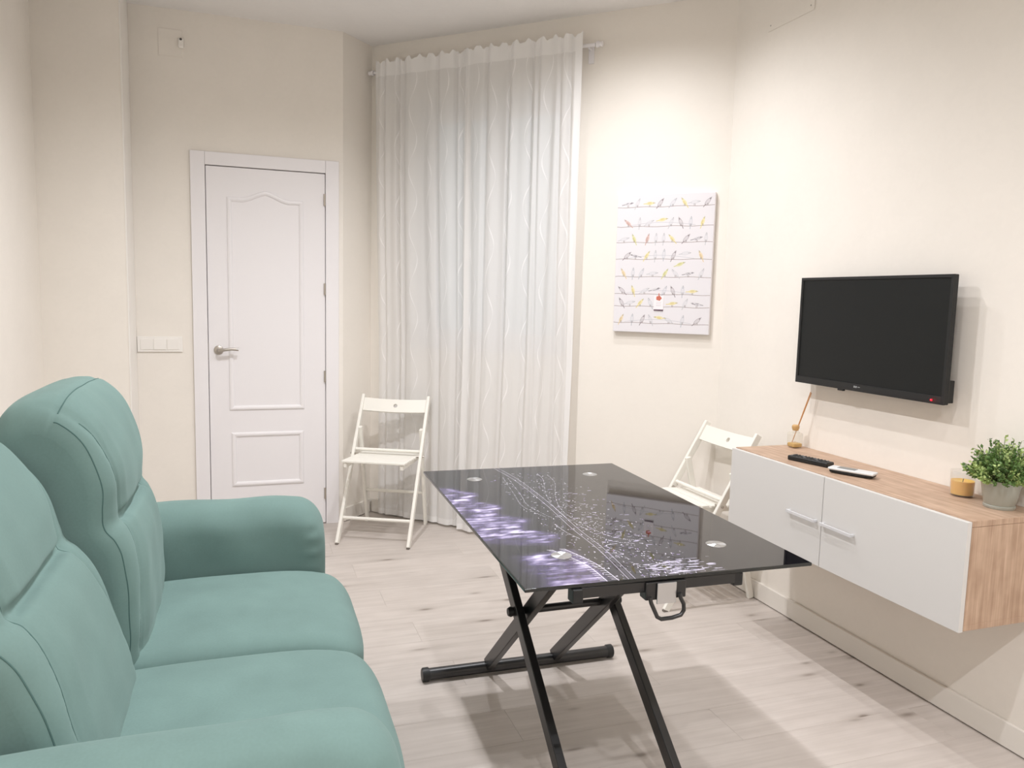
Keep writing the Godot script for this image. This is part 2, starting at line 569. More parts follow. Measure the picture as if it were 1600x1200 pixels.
# ---------------------------------------------------------------- start
func _ready() -> void:
	rng.seed = 11
	set_camera()
	set_light()
	make_materials()
	build_room()
	build_door()
	build_window()
	build_curtains()
	build_sofa()
	build_table()
	build_cabinet()
	build_television()
	build_picture()
	build_chairs()
	build_small_things()
	build_wall_fittings()


func set_camera() -> void:
	var cam := Camera3D.new()
	cam.name = "camera"
	add_child(cam)
	cam.position = Vector3(0, 1.353, 0)
	cam.rotation_degrees = Vector3(-6.259, -19.139, 1.395)
	cam.fov = 52.94
	cam.near = 0.02
	cam.current = true


func set_light() -> void:
	var e := Environment.new()
	e.background_mode = Environment.BG_COLOR
	e.background_color = Color(0.70, 0.755, 0.78)        # even overcast evening sky behind the window
	e.background_energy_multiplier = 0.62
	e.tonemap_mode = Environment.TONE_MAPPER_LINEAR
	e.tonemap_exposure = 1.30
	e.sdfgi_enabled = true
	e.ssao_enabled = true
	e.ssil_enabled = true
	var w := WorldEnvironment.new()
	w.name = "world"
	w.environment = e
	add_child(w)
	# recessed ceiling spots: x, z, energy; last two are unseen lamps added as fill
	var where := [[0.27, -2.85, 2.4], [1.17, -2.75, 0.9], [1.17, -1.15, 0.40], [0.27, -1.15, 1.1], [1.47, -3.12, 0.75], [0.27, 0.3, 1.8], [1.17, 0.3, 2.0]]
	var names := ["above the sofa seat by the far arm", "above the far end of the glass table", "above the near end of the glass table", "above the sofa seat by the near arm", "by the window wall near the bird picture", "added out of view as fill near the rear wall on the sofa side", "added out of view as fill near the rear wall on the television side"]
	for k in where.size():
		var a: Array = where[k]
		var t := thing("ceiling_spotlight", "round white recessed ceiling spotlight " + names[k], "spotlight", Vector3(a[0], CEIL_Y, a[1]), 0.0, "recessed ceiling spotlights")
		var mb := MB.new()
		mb.lathe([Vector2(0.036, -0.002), Vector2(0.040, -0.006), Vector2(0.046, -0.006), Vector2(0.050, 0.0)], 28)
		obj("trim_ring", mb, mat(Color(0.9, 0.9, 0.9), 0.4), t)
		var g := MB.new()
		g.lathe([Vector2(0.0, -0.003), Vector2(0.036, -0.003)], 28)
		var gm := mat(Color(1, 1, 1), 0.5)
		gm.emission_enabled = true
		gm.emission = Color(1.0, 0.98, 0.96)
		gm.emission_energy_multiplier = 3.0
		obj("lamp_face", g, gm, t)
		var l := SpotLight3D.new()
		l.name = "spot"
		t.add_child(l)
		l.position = Vector3(0, -0.012, 0)
		l.rotation_degrees = Vector3(-90, 0, 0)
		l.light_color = Color(0.985, 0.985, 1.0)
		l.light_energy = a[2]
		l.light_size = 0.024
		l.spot_angle = 78.0
		l.spot_angle_attenuation = 0.85
		l.spot_range = 12.0
		l.spot_attenuation = 2.0
		l.shadow_enabled = true


func make_materials() -> void:
	var plaster := mottle_texture(256, 3, 0.012, 0.02, 0.15)
	M.wall = mat(c8(246, 240, 231), 0.85, 0.0, 0.3)
	M.ceiling = mat(c8(246, 243, 240), 0.9, 0.0, 0.3)
	for k in ["wall", "ceiling"]:
		M[k].albedo_texture = plaster
		M[k].uv1_triplanar = true
		M[k].uv1_world_triplanar = true
		M[k].uv1_scale = Vector3(0.8, 0.8, 0.8)
	M.white = mat(c8(242, 239, 240), 0.42)
	M.white_wood = mat(c8(242, 239, 230), 0.45)
	M.lacquer = mat(c8(218, 216, 213), 0.3)
	M.plastic_white = mat(c8(248, 244, 238), 0.4)
	M.steel = mat(c8(186, 180, 172), 0.38, 1.0)
	M.aluminium = mat(c8(205, 206, 208), 0.3, 1.0)
	M.handle = mat(c8(226, 227, 230), 0.3, 0.35)
	M.base_white = mat(c8(241, 236, 228), 0.5)
	M.black_metal = mat(c8(22, 22, 23), 0.34, 0.0, 0.6)
	M.black_plastic = mat(c8(24, 25, 26), 0.45)
	M.slab = mat(c8(150, 140, 128), 0.9)
	# floor boards
	var ft := wood_texture(1024, 1024, 21, c8(138, 127, 118), c8(240, 232, 225), false, 34, 0.075, 0.13)
	M.planks = []
	for k in 6:
		var m := mat(Color.WHITE.darkened([0.0, 0.012, 0.006, 0.02, 0.010, 0.016][k]), 0.42, 0.0, 0.45)
		m.albedo_texture = ft
		m.uv1_triplanar = true
		m.uv1_world_triplanar = true
		m.uv1_scale = Vector3(1.0 / 2.4, 1.0, 1.0 / 1.25)
		m.uv1_offset = Vector3(0.37 * k, 0.0, 0.23 * k)
		M.planks.append(m)
	# oak board: grain along z on top and along y on the ends
	var ot := wood_texture(512, 1024, 31, c8(150, 120, 98), c8(218, 190, 166), true, 0, 0.38, 0.34)
	M.oak = mat(Color.WHITE, 0.5, 0.0, 0.4)
	M.oak.albedo_texture = ot
	M.oak.uv1_triplanar = true
	M.oak.uv1_world_triplanar = true
	M.oak.uv1_scale = Vector3(2.0, 1.0, 1.0)
	# sofa microfibre
	var st := mottle_texture(512, 9, 0.075, 0.009, 0.3)
	M.suede = mat(c8(121, 147, 142), 0.95, 0.0, 0.2)
	M.suede.albedo_texture = st
	M.suede.uv1_triplanar = true
	M.suede.uv1_world_triplanar = true
	M.suede.uv1_scale = Vector3(0.9, 0.9, 0.9)
	M.suede.rim_enabled = true
	M.suede.rim = 0.5
	M.suede.rim_tint = 0.6
	M.thread = mat(c8(86, 112, 108), 0.9, 0.0, 0.2)
	M.dark_foot = mat(c8(40, 38, 36), 0.6)


# ---------------------------------------------------------------- room
const WN := Vector3(-0.70711, 0, 0.70711)        # window wall: normal into the room
const WD := Vector3(-0.70711, 0, -0.70711)       # and direction away from the right wall
const W0 := Vector3(2.2335, 0, -3.285)
const WLEN := 2.125

func wall_point(s: float, y: float, off := 0.0) -> Vector3:
	return W0 + WD * s + WN * off + Vector3(0, y, 0)

func build_room() -> void:
	# floor: a slab and laid boards
	var mb := MB.new()
	mb.box(Vector3(0.62, -0.06, -1.6), Vector3(3.6, 0.10, 7.0))
	var fl := struct("floor", mb, M.slab, "pale whitewashed laminate board floor with small dark knots", "floor")
	var wd := 0.192
	var row := 0
	var z := -4.98
	var variants := {}
	while z < REAR_Z:
		var x := -0.98 - fposmod(row * 0.47, 1.0) * 1.25
		var k := 0
		while x < 2.27:
			var a := maxf(x, -0.98)
			var b := minf(x + 1.25, 2.27)
			if b - a > 0.02:
				var key := snappedf(b - a, 0.001)
				if not variants.has(key):
					var p := MB.new()
					p.rbox(Vector3.ZERO, Vector3(b - a - 0.0003, 0.010, wd - 0.0003), 0.0006)
					variants[key] = p.mesh()
				var o := MeshInstance3D.new()
				o.name = "plank"
				o.mesh = variants[key]
				o.material_override = M.planks[(row * 5 + k * 3 + (row * row) % 4) % 6]
				fl.add_child(o, true)
				o.position = Vector3((a + b) * 0.5, -0.005, z + wd * 0.5)
			x += 1.25
			k += 1
		z += wd
		row += 1
	# ceiling
	mb = MB.new()
	mb.box(Vector3(0.62, CEIL_Y + 0.08, -1.6), Vector3(3.6, 0.16, 7.0))
	struct("ceiling", mb, M.ceiling, "plain pale matt ceiling above the whole room", "ceiling")
	# walls
	mb = MB.new()
	mb.box(Vector3(LEFT_X - 0.08, CEIL_Y * 0.5, -1.4), Vector3(0.16, CEIL_Y, 6.4))
	struct("wall_left", mb, M.wall, "cream painted wall behind the sofa", "wall")
	mb = MB.new()
	mb.box(Vector3(-0.752, CEIL_Y * 0.5, -4.465), Vector3(0.382, CEIL_Y, 0.262))
	struct("wall_pillar", mb, M.wall, "cream square pillar in the corner beside the light switch", "pillar")
	mb = MB.new()
	mb.rbox(Vector3(-0.558, CEIL_Y * 0.5, -4.463), Vector3(0.006, CEIL_Y, 0.262), 0.001)  # added white board stands in for bright light on the pillar side
	struct("trim_1", mb, M.plastic_white, "tall narrow white trim strip added to brighten the pillar edge by the switch", "trim")
	mb = MB.new()
	mb.box(Vector3(RIGHT_X + 0.08, CEIL_Y * 0.5, -0.78), Vector3(0.16, CEIL_Y, 5.03))
	struct("wall_right", mb, M.wall, "cream painted wall carrying the television and cabinet", "wall")
	mb = MB.new()
	mb.box(Vector3(0.62, CEIL_Y * 0.5, REAR_Z + 0.08), Vector3(3.4, CEIL_Y, 0.16))
	struct("wall_rear", mb, M.wall, "cream painted wall closing the near end of the room", "wall")
	# door wall with its opening
	mb = MB.new()
	var x0 := -0.200
	var x1 := 0.444
	var zc := DOOR_Z - 0.08
	mb.box(Vector3((LEFT_X - 0.16 + x0) * 0.5, CEIL_Y * 0.5, zc), Vector3(x0 - LEFT_X + 0.16, CEIL_Y, 0.16))
	mb.box(Vector3((x1 + 0.54) * 0.5, CEIL_Y * 0.5, zc), Vector3(0.54 - x1, CEIL_Y, 0.16))
	mb.box(Vector3((x0 + x1) * 0.5, (2.038 + CEIL_Y) * 0.5, zc), Vector3(x1 - x0, CEIL_Y - 2.038, 0.16))
	struct("wall_door", mb, M.wall, "cream painted wall around the white door", "wall")
	# short slanting return between door wall and window wall
	mb = MB.new()
	var A := Vector3(0.54, 0, DOOR_Z)
	var Bq := wall_point(WLEN, 0)
	var d := (Bq - A).normalized()
	var nn := Vector3(d.z, 0, -d.x)
	if nn.dot(Vector3(0, 0, 1)) < 0: nn = -nn
	mb.box((A + Bq) * 0.5 - nn * 0.08 + Vector3(0, CEIL_Y * 0.5, 0) + d * 0.05, Vector3((Bq - A).length() + 0.1, CEIL_Y, 0.16), Basis(d, Vector3.UP, d.cross(Vector3.UP)))
	struct("wall_return", mb, M.wall, "narrow slanting cream wall between door and curtains", "wall")
	# window wall with opening
	mb = MB.new()
	var Bw := Basis(WD, Vector3.UP, WD.cross(Vector3.UP))
	var s0 := 0.83
	var s1 := 1.83
	var y0 := 1.05
	var y1 := 2.48
	var th := 0.24
	for p in [[-0.2, s0, 0.0, CEIL_Y], [s1, WLEN + 0.25, 0.0, CEIL_Y], [s0, s1, 0.0, y0], [s0, s1, y1, CEIL_Y]]:
		mb.box(wall_point((p[0] + p[1]) * 0.5, (p[2] + p[3]) * 0.5, -th * 0.5), Vector3(p[1] - p[0], p[3] - p[2], th), Bw)
	struct("wall_window", mb, M.wall, "cream painted diagonal wall behind the curtains and bird picture", "wall")
	# baseboards
	var base := func(called: String, a: Vector3, b: Vector3, inward: Vector3, label: String) -> void:
		var m := MB.new()
		var t := (b - a).normalized()
		m.rbox((a + b) * 0.5 + inward * 0.007 + Vector3(0, 0.0435, 0), Vector3((b - a).length(), 0.081, 0.014), 0.003, Basis(t, Vector3.UP, t.cross(Vector3.UP)))
		struct(called, m, M.base_white, label, "baseboard")
	base.call("baseboard_right", Vector3(RIGHT_X, 0, -3.27), Vector3(RIGHT_X, 0, REAR_Z), Vector3(-1, 0, 0), "low white baseboard along the wall under the floating cabinet")
	base.call("baseboard_window", wall_point(0.02, 0), wall_point(WLEN - 0.02, 0), WN, "white baseboard along the diagonal wall behind the curtains")
	base.call("baseboard_return", A + d * 0.005, Bq - d * 0.02, nn, "short white baseboard on the narrow slanting wall")
	base.call("baseboard_door", Vector3(-0.561, 0, DOOR_Z), Vector3(-0.274, 0, DOOR_Z), Vector3(0, 0, 1), "short white baseboard between the pillar and door casing")
	base.call("baseboard_left", Vector3(LEFT_X, 0, REAR_Z), Vector3(LEFT_X, 0, -4.33), Vector3(1, 0, 0), "white baseboard along the wall behind the sofa")


func build_door() -> void:
	var t := thing("door_1", "white panelled interior door with arched moulding and lever handle", "door", Vector3(0.122, 0, DOOR_Z))
	t.set_meta("kind", "structure")
	var mb := MB.new()
	mb.rbox(Vector3(0, 1.0195, -0.012), Vector3(0.632, 2.029, 0.040), 0.002)
	var leaf := obj("leaf", mb, M.white, t)
	# mouldings on the leaf: front face at z = 0.008
	var prof := [Vector2(0.013, 0.0), Vector2(0.012, 0.004), Vector2(0.008, 0.0075), Vector2(0.0, 0.009), Vector2(-0.008, 0.0065), Vector2(-0.011, 0.003), Vector2(-0.013, 0.0)]
	var up := PackedVector2Array()
	up.append(Vector2(-0.198, 0.705)); up.append(Vector2(0.184, 0.705))
	for k in 33:
		var x := lerpf(0.184, -0.198, k / 32.0)
		var q := clampf(absf(x + 0.007) / 0.145, 0, 1)
		up.append(Vector2(x, 1.862 + 0.042 * (0.5 + 0.5 * cos(PI * q)) - 0.006 * sin(PI * q)))
	mb = MB.new()
	mb.frame(up, prof, Vector3(0, 0, 0.008), Vector3.RIGHT, Vector3.UP, Vector3(0, 0, 1))
	obj("panel_moulding", mb, M.white, leaf)
	mb = MB.new()
	mb.frame(PackedVector2Array([Vector2(-0.190, 0.266), Vector2(0.179, 0.266), Vector2(0.179, 0.551), Vector2(-0.190, 0.551)]), prof, Vector3(0, 0, 0.008), Vector3.RIGHT, Vector3.UP, Vector3(0, 0, 1))
	obj("panel_moulding", mb, M.white, leaf)
	# casing boards, and an added solid backing that blocks sky light behind the leaf
	for sx in [-1, 1]:
		mb = MB.new()
		mb.rbox(Vector3(sx * 0.356, 1.054, 0.009), Vector3(0.074, 2.108, 0.018), 0.002)
		obj("casing", mb, M.white, t)
	mb = MB.new()
	mb.rbox(Vector3(0, 2.073, 0.0088), Vector3(0.637, 0.069, 0.0176), 0.002)
	obj("casing", mb, M.white, t)
	mb = MB.new()
	mb.box(Vector3(0, 1.02, -0.10), Vector3(0.66, 2.06, 0.13))
	obj("added_backing", mb, M.white, t)
	for y in [1.889, 1.385, 0.880, 0.184]:
		mb = MB.new()
		mb.tube([Vector3(0.3135, y - 0.033, 0.013), Vector3(0.3135, y + 0.033, 0.013)], 0.0065, 10)
		obj("hinge", mb, M.steel, t).set_meta("label", "small grey steel hinge")
	# lever handle
	mb = MB.new()
	mb.lathe([Vector2(0.0, 0.010), Vector2(0.019, 0.0095), Vector2(0.0245, 0.006), Vector2(0.026, 0.0)], 28, Vector3(-0.264, 1.033, 0.008), Basis(Vector3.RIGHT, Vector3(0, 0, 1), Vector3.DOWN))
	var h := obj("handle", mb, M.steel, t)
	h.set_meta("label", "brushed steel lever handle on a round rose")
	mb = MB.new()
	mb.tube([Vector3(-0.264, 1.033, 0.012), Vector3(-0.264, 1.033, 0.045), Vector3(-0.252, 1.034, 0.055), Vector3(-0.225, 1.038, 0.056), Vector3(-0.195, 1.041, 0.055), Vector3(-0.160, 1.039, 0.053)], [0.010, 0.009, 0.009, 0.0085, 0.008, 0.0085], 12)
	obj("lever", mb, M.steel, h)
	mb = MB.new()
	mb.box(Vector3(-0.3176, 1.03, 0.0), Vector3(0.002, 0.10, 0.014))
	obj("latch_plate", mb, M.steel, t)


func build_window() -> void:
	var t := thing("window_1", "white framed two-sash window behind the sheer curtains", "window", wall_point(1.33, 1.05, -0.12), 0.0)
	t.set_meta("kind", "structure")
	t.basis = Basis(WD, Vector3.UP, WD.cross(Vector3.UP))      # x along the wall, z into the room or out
	var w := 1.0
	var hh := 1.43
	var rect := func(a: float, b: float, c: float, d: float) -> PackedVector2Array:
		return PackedVector2Array([Vector2(a, c), Vector2(b, c), Vector2(b, d), Vector2(a, d)])
	var mb := MB.new()
	for p in [[-w / 2 + 0.025, 0.05, true], [w / 2 - 0.025, 0.05, true]]:
		mb.rbox(Vector3(p[0], hh / 2, 0), Vector3(0.05, hh, 0.07), 0.004)
	for y in [0.025, hh - 0.025]:
		mb.rbox(Vector3(0, y, 0), Vector3(w - 0.1, 0.05, 0.07), 0.004)
	obj("frame", mb, M.white, t)
	var glass := mat(Color(0.86, 0.91, 0.93, 0.10), 0.03)
	glass.transparency = BaseMaterial3D.TRANSPARENCY_ALPHA
	for sx in [-1, 1]:
		mb = MB.new()
		for e in [-1, 1]:
			mb.rbox(Vector3(sx * 0.225 + e * 0.195, hh / 2, 0.0), Vector3(0.06, hh - 0.1, 0.055), 0.004)
			mb.rbox(Vector3(sx * 0.225, hh / 2 + e * (hh / 2 - 0.08), 0.0), Vector3(0.33, 0.06, 0.055), 0.004)
		var sash := obj("sash", mb, M.white, t)
		mb = MB.new()
		mb.box(Vector3(sx * 0.225, hh / 2, 0.0), Vector3(0.332, hh - 0.22, 0.006))
		obj("pane", mb, glass, sash)
	mb = MB.new()
	mb.rbox(wall_point(1.33, 1.04, -0.03) - t.position, Vector3.ONE * 0.01, 0.001)
	mb = MB.new()
	var inward := 1.0 if (t.basis.z.dot(WN) > 0) else -1.0
	mb.rbox(Vector3(0, 0.008, inward * 0.08), Vector3(w - 0.004, 0.016, 0.09), 0.003)
	obj("sill", mb, M.white, t)


# ---------------------------------------------------------------- curtains
func fold(s: float, y: float) -> float:
	var k := 0.5 + 0.5 * clampf((2.66 - y) / 0.5, 0, 1)
	var sw := s + 0.022 * sin(y * 1.1 + s * 5.0)
	var f := 0.70 * sin(TAU * sw / 0.190 + 1.9 * sin(s * 6.0)) + 0.30 * sin(TAU * sw / 0.104 + 2.4 * sin(s * 4.3 + 1.0)) + 0.13 * sin(TAU * sw / 0.057 + 2.0 * sin(s * 9.0) + y * 0.3) * k
	# gathered pleats between the flatter stretches
	var g := 0.0
	for q in [1.985, 1.885, 1.845, 1.62, 1.505, 1.462, 1.30, 1.16, 1.035, 0.995, 0.872, 0.815]:
		var c: float = q - 0.02 * (1.0 - y / 2.6) * sin(q * 9.0)
		g -= exp(-pow((s - c) / 0.0115, 2.0))
	return 0.014 * k * f + 0.017 * (0.6 + 0.4 * k) * g + 0.004

func build_curtains() -> void:
	var tex := sheer_texture()
	var sheer := mat(Color.WHITE, 0.9, 0.0, 0.2)
	sheer.albedo_texture = tex
	sheer.transparency = BaseMaterial3D.TRANSPARENCY_ALPHA
	sheer.cull_mode = BaseMaterial3D.CULL_DISABLED
	sheer.backlight_enabled = true
	sheer.backlight = Color(0.7, 0.69, 0.67)
	var dense := mat(Color(0.975, 0.97, 0.965, 0.92), 0.9, 0.0, 0.2)
	dense.transparency = BaseMaterial3D.TRANSPARENCY_ALPHA
	dense.cull_mode = BaseMaterial3D.CULL_DISABLED
	dense.backlight_enabled = true
	dense.backlight = Color(0.5, 0.49, 0.47)
	var labels := ["white sheer curtain panel with wavy cords hanging behind the folding chair", "white sheer curtain panel with wavy cords hanging next to the bird picture"]
	var spans := [[1.405, 2.045], [0.755, 1.425]]
	for c in 2:
		var a: float = spans[c][0]
		var b: float = spans[c][1]
		var t := thing("curtain", labels[c], "curtain", wall_point((a + b) * 0.5, 0, 0.06), 0.0, "sheer curtains on the rod")
		var o := t.position
		var add := 0.012 if c == 1 else 0.0
		var place := func(s: float, y: float) -> Vector3:
			var flare := (0.012 if c == 0 else 0.030) * clampf((1.0 - y) / 1.0, 0, 1) + lerpf(0.036 if c == 0 else 0.058, 0.072, smoothstep(0.85, 2.3, y))
			var s2 := s
			if c == 0: s2 = lerpf(s, (a + b) * 0.5, 0.06 * clampf(1.0 - y / 2.6, 0, 1))
			else: s2 = s + 0.012 * (1.0 - y / 2.6)
			return wall_point(s2, y, add + flare + fold(s, y) * (0.72 if c == 0 and y < 1.2 else 1.0)) - o
		var make := func(called: String, ya: float, yb: float, sa: float, sb: float, nu: int, nv: int, m: Material, off: float, scallop: bool, parent: Node3D) -> void:
			var rows := []
			var uvs := []
			for i in nv + 1:
				var r := PackedVector3Array()
				var q := []
				for j in nu + 1:
					var s := lerpf(sa, sb, float(j) / nu)
					var y := lerpf(ya, yb, float(i) / nv)
					if scallop and i == nv:
						y += 0.010 * sin(TAU * s / 0.075 + c) + 0.004 * sin(TAU * s / 0.031)
					r.append(place.call(s, y) + WN * off)
					q.append(Vector2((s - a) * 1.55 + 0.3 * c, (2.66 - y) / 2.7))
				rows.append(r)
				uvs.append(q)
			var mb := MB.new()
			mb.grid(rows, false, 1.0, uvs)
			obj(called, mb, m, parent)
		make.call("cloth", 0.05, 2.62, a, b, 240, 60, sheer, 0.0, false, t)
		make.call("header_tape", 2.62, 2.705, a, b, 240, 6, dense, 0.0, true, t)
		make.call("hem", 0.015, 0.05, a, b, 240, 2, dense, 0.0, false, t)
		make.call("side_hem", 0.05, 2.62, a, a + 0.035, 24, 60, dense, 0.0015, false, t)
	# rod with its ends and brackets
	var t2 := thing("curtain_rod", "thin white curtain rod with cylindrical ends above the window", "curtain rod", wall_point(1.4, 2.655, 0.045))
	var mb := MB.new()
	var o2 := t2.position
	mb.tube([wall_point(0.70, 2.655, 0.045) - o2, wall_point(2.075, 2.655, 0.045) - o2], 0.009, 12)
	obj("rod", mb, M.white, t2)
	for s in [0.685, 2.085]:
		mb = MB.new()
		var q := 0.03 if s > 1 else -0.03
		mb.tube([wall_point(s - q * 0.3, 2.655, 0.045) - o2, wall_point(s + q * 0.2, 2.655, 0.045) - o2, wall_point(s + q * 0.25, 2.655, 0.045) - o2, wall_point(s + q * 0.8, 2.655, 0.045) - o2], [0.015, 0.015, 0.011, 0.013], 14)
		obj("finial", mb, M.white, t2)
	for s in [0.735, 2.055]:
		mb = MB.new()
		mb.bar(wall_point(s, 2.645, 0.0) - o2, wall_point(s, 2.645, 0.045) - o2, 0.012, 0.012, Vector3.UP)
		mb.rbox(wall_point(s, 2.62, 0.004) - o2, Vector3(0.03, 0.09, 0.008), 0.002, Basis(WD, Vector3.UP, WD.cross(Vector3.UP)))
		obj("bracket", mb, M.white, t2)


# ---------------------------------------------------------------- sofa
func build_sofa() -> void:
	var o := Vector3(-0.2, 0, -1.99)
	var t := thing("sofa", "teal microfibre two-seat sofa with padded backs and round arms", "sofa", o)
	var L := func(p: Vector3) -> Vector3: return p - o
	# plinth and back board
	var mb := MB.new()
	mb.rbox(L.call(Vector3(-0.19, 0.20, -1.99)), Vector3(0.86, 0.28, 1.56), 0.02, Basis(), 2)
	obj("base", mb, M.suede, t)
	for x in [-0.55, 0.16]:
		for z in [-2.70, -1.28]:
			mb = MB.new()
			mb.lathe([Vector2(0.0, 0.0), Vector2(0.022, 0.0), Vector2(0.028, 0.065), Vector2(0.0, 0.065)], 14, L.call(Vector3(x, 0, z)))
			obj("foot", mb, M.dark_foot, t)
	# seat cushions
	for zc in [-2.290, -1.692]:
		mb = MB.new()
		var half := 0.296
		mb.rbox(Vector3(0, 0.29, 0), Vector3(0.66, 0.34, half * 2.0), 0.055, Basis(), 5, 14)
		mb.warp(0, 0, func(p: Vector3) -> Vector3:
			var q := p
			var u := clampf(p.x / 0.33, -1, 1)
			var w := clampf(p.z / half, -1, 1)
			var top := clampf((p.y - 0.30) / 0.16, 0, 1)
			q.y += top * (0.020 * (1.0 - pow(absf(w), 3.0)) - 0.020 + 0.010 * (1.0 - u * u)) 
			if u > 0.0: q.y -= top * 0.035 * pow(u, 4.0)
			q.x += 0.022 * (1.0 - pow(absf(w), 4.0)) * clampf(u, 0, 1) * clampf((p.y - 0.12) / 0.2, 0, 1)
			q.y += top * 0.003 * sin(p.x * 17.0 + p.z * 9.0) * sin(p.z * 13.0)
			return q + L.call(Vector3(-0.045, 0, zc)))
		obj("seat_cushion", mb, M.suede, t)
	# backs
	for b in [[-2.288, 0.0], [-1.690, 0.26]]:
		var made := sofa_back(b[0], b[1], o)
		var back := obj("backrest", made[0], M.suede, t)
		for sm in made[1]: obj("seam", sm, M.thread, back)
	# arms
	for a in [[-2.706, 0.662, 1.0], [-1.290, 0.632, -1.0]]:
		obj("armrest", sofa_arm(a[0], a[1], a[2], o), M.suede, t)

# one padded back: a closed profile lofted along z, waisted panel seams pressed into the front
func sofa_back(zc: float, recline: float, o: Vector3) -> Array:
	var half := 0.297
	var prof := smooth_curve([Vector2(-0.270, 0.40), Vector2(-0.256, 0.48), Vector2(-0.254, 0.57), Vector2(-0.257, 0.655), Vector2(-0.265, 0.72), Vector2(-0.283, 0.765), Vector2(-0.302, 0.793), Vector2(-0.303, 0.825), Vector2(-0.303, 0.89), Vector2(-0.319, 0.965), Vector2(-0.352, 1.035), Vector2(-0.396, 1.083), Vector2(-0.442, 1.102), Vector2(-0.495, 1.098), Vector2(-0.540, 1.060), Vector2(-0.590, 0.93), Vector2(-0.645, 0.75), Vector2(-0.675, 0.50), Vector2(-0.680, 0.25), Vector2(-0.55, 0.22), Vector2(-0.40, 0.25)], 10, true)
	var cnt := prof.size()
	var nrm := PackedVector2Array()
	for i in cnt:
		var d := prof[(i + 1) % cnt] - prof[(i - 1 + cnt) % cnt]
		nrm.append(Vector2(d.y, -d.x).normalized())       # outward (profile runs up the front, x towards the room)
	var R := 0.062
	var border := func(y: float) -> float:                # half width of the middle panel, waisted at the crease
		if y > 0.79: return half - lerpf(0.098, 0.036, pow(clampf((y - 0.79) / 0.27, 0, 1), 0.8))
		return half - lerpf(0.098, 0.050, clampf((0.79 - y) / 0.30, 0, 1))
	var point := func(i: int, z: float, lift: float) -> Vector3:
		var p := prof[i]
		var n := nrm[i]
		var e := clampf((absf(z) - (half - R)) / R, 0, 1)
		var inset := R * (1.0 - sqrt(maxf(0.0, 1.0 - e * e))) * 0.85
		var w := absf(z) / half
		var front := clampf(n.x * 1.6 + 0.2, 0, 1) * clampf((p.y - 0.40) / 0.06, 0, 1)
		var wide: float = border.call(p.y)
		var inside := smoothstep(wide + 0.010, wide - 0.060, absf(z))
		var d := 0.0
		d += front * 0.016 * inside * (1.0 - 0.30 * pow(absf(z) / wide, 2.0))
		d -= front * 0.0045 * exp(-pow((absf(z) - wide) / 0.008, 2.0))
		d -= front * 0.018 * smoothstep(wide + 0.03, wide - 0.05, absf(z)) * exp(-pow((p.y - 0.792) / 0.014, 2.0))
		d -= 0.004 * exp(-pow((p.x + 0.415) / 0.008, 2.0)) * clampf((p.y - 0.95) / 0.05, 0, 1)
		d += front * 0.0018 * sin(z * 27.0 + p.y * 19.0) * sin(p.y * 29.0 - z * 12.0)
		var q := p + n * (d - inset + lift)
		q.y -= 0.030 * pow(w, 5.0) * clampf((p.y - 0.80) / 0.28, 0, 1)
		q = (q - Vector2(-0.33, 0.44)).rotated(recline) + Vector2(-0.33, 0.44)
		return Vector3(q.x, q.y, zc + z) - o
	var stations := []
	for k in 13: stations.append(-half + R * (1.0 - cos(PI * 0.5 * k / 12.0)))
	for k in range(1, 100): stations.append(lerpf(-half + R, half - R, k / 100.0))
	for k in 13: stations.append(half - R * (1.0 - cos(PI * 0.5 * (12 - k) / 12.0)))
	var rows := []
	for z in stations:
		var row := PackedVector3Array()
		for i in cnt: row.append(point.call(i, z, 0.0))
		rows.append(row)
	var mb := MB.new()
	mb.grid(rows, true, sign_for(rows))
	for e in [0, rows.size() - 1]:
		var r: PackedVector3Array = rows[e]
		# close the end over a spine that follows the bow of the back
		var nn := Vector3(0, 0, -1.0 if e == 0 else 1.0)
		var a0 := (Vector2(-0.42, 0.46) - Vector2(-0.33, 0.44)).rotated(recline) + Vector2(-0.33, 0.44)
		var a1 := (Vector2(-0.43, 0.96) - Vector2(-0.33, 0.44)).rotated(recline) + Vector2(-0.33, 0.44)
		var ids := []
		var spine := []
		for p in r:
			ids.append(mb.vert(p, nn))
			var w := Vector2(p.x + o.x, p.y)
			var f := clampf((w - a0).dot(a1 - a0) / (a1 - a0).length_squared(), 0, 1)
			var q := a0.lerp(a1, f)
			spine.append(mb.vert(Vector3(q.x - o.x, q.y, p.z + nn.z * 0.004), nn))
		for k in cnt: mb.quad_i(ids[k], ids[(k + 1) % cnt], spine[(k + 1) % cnt], spine[k])
	# sewn seams: two down the front, two along the outer edges, one along the crown
	var seams := []
	for sg in [-1.0, 1.0]:
		for edge in 2:
			var pts := []
			for i in cnt:
				if i > 113: break
				if prof[i].y < 0.46 or (edge == 0 and i > 104): continue
				var z: float = sg * (border.call(prof[i].y) if edge == 0 else half - 0.012)
				pts.append(point.call(i, z, -0.0004))
			var sm := MB.new()
			sm.tube(pts, 0.0017, 6)
			seams.append(sm)
	var crown := []
	for k in 61:
		var z := lerpf(-half + 0.03, half - 0.03, k / 60.0)
		crown.append(point.call(113, z, -0.0004))
	var cm := MB.new()
	cm.tube(crown, 0.0017, 6)
	seams.append(cm)
	return [mb, seams]

# +1 or -1 so that the normals of a closed loft point outwards
func sign_for(rows: Array) -> float:
	var m: PackedVector3Array = rows[rows.size() / 2]
	var c := Vector3.ZERO
	for p in m: c += p
	c /= m.size()
	var nx: PackedVector3Array = rows[rows.size() / 2 + 1]
	var s := 0.0
	for j in m.size():
		var b := m[(j + 1) % m.size()]
		var a := m[(j - 1 + m.size()) % m.size()]
		s += (nx[j] - m[j]).cross(b - a).dot(m[j] - c)
	return 1.0 if s > 0.0 else -1.0

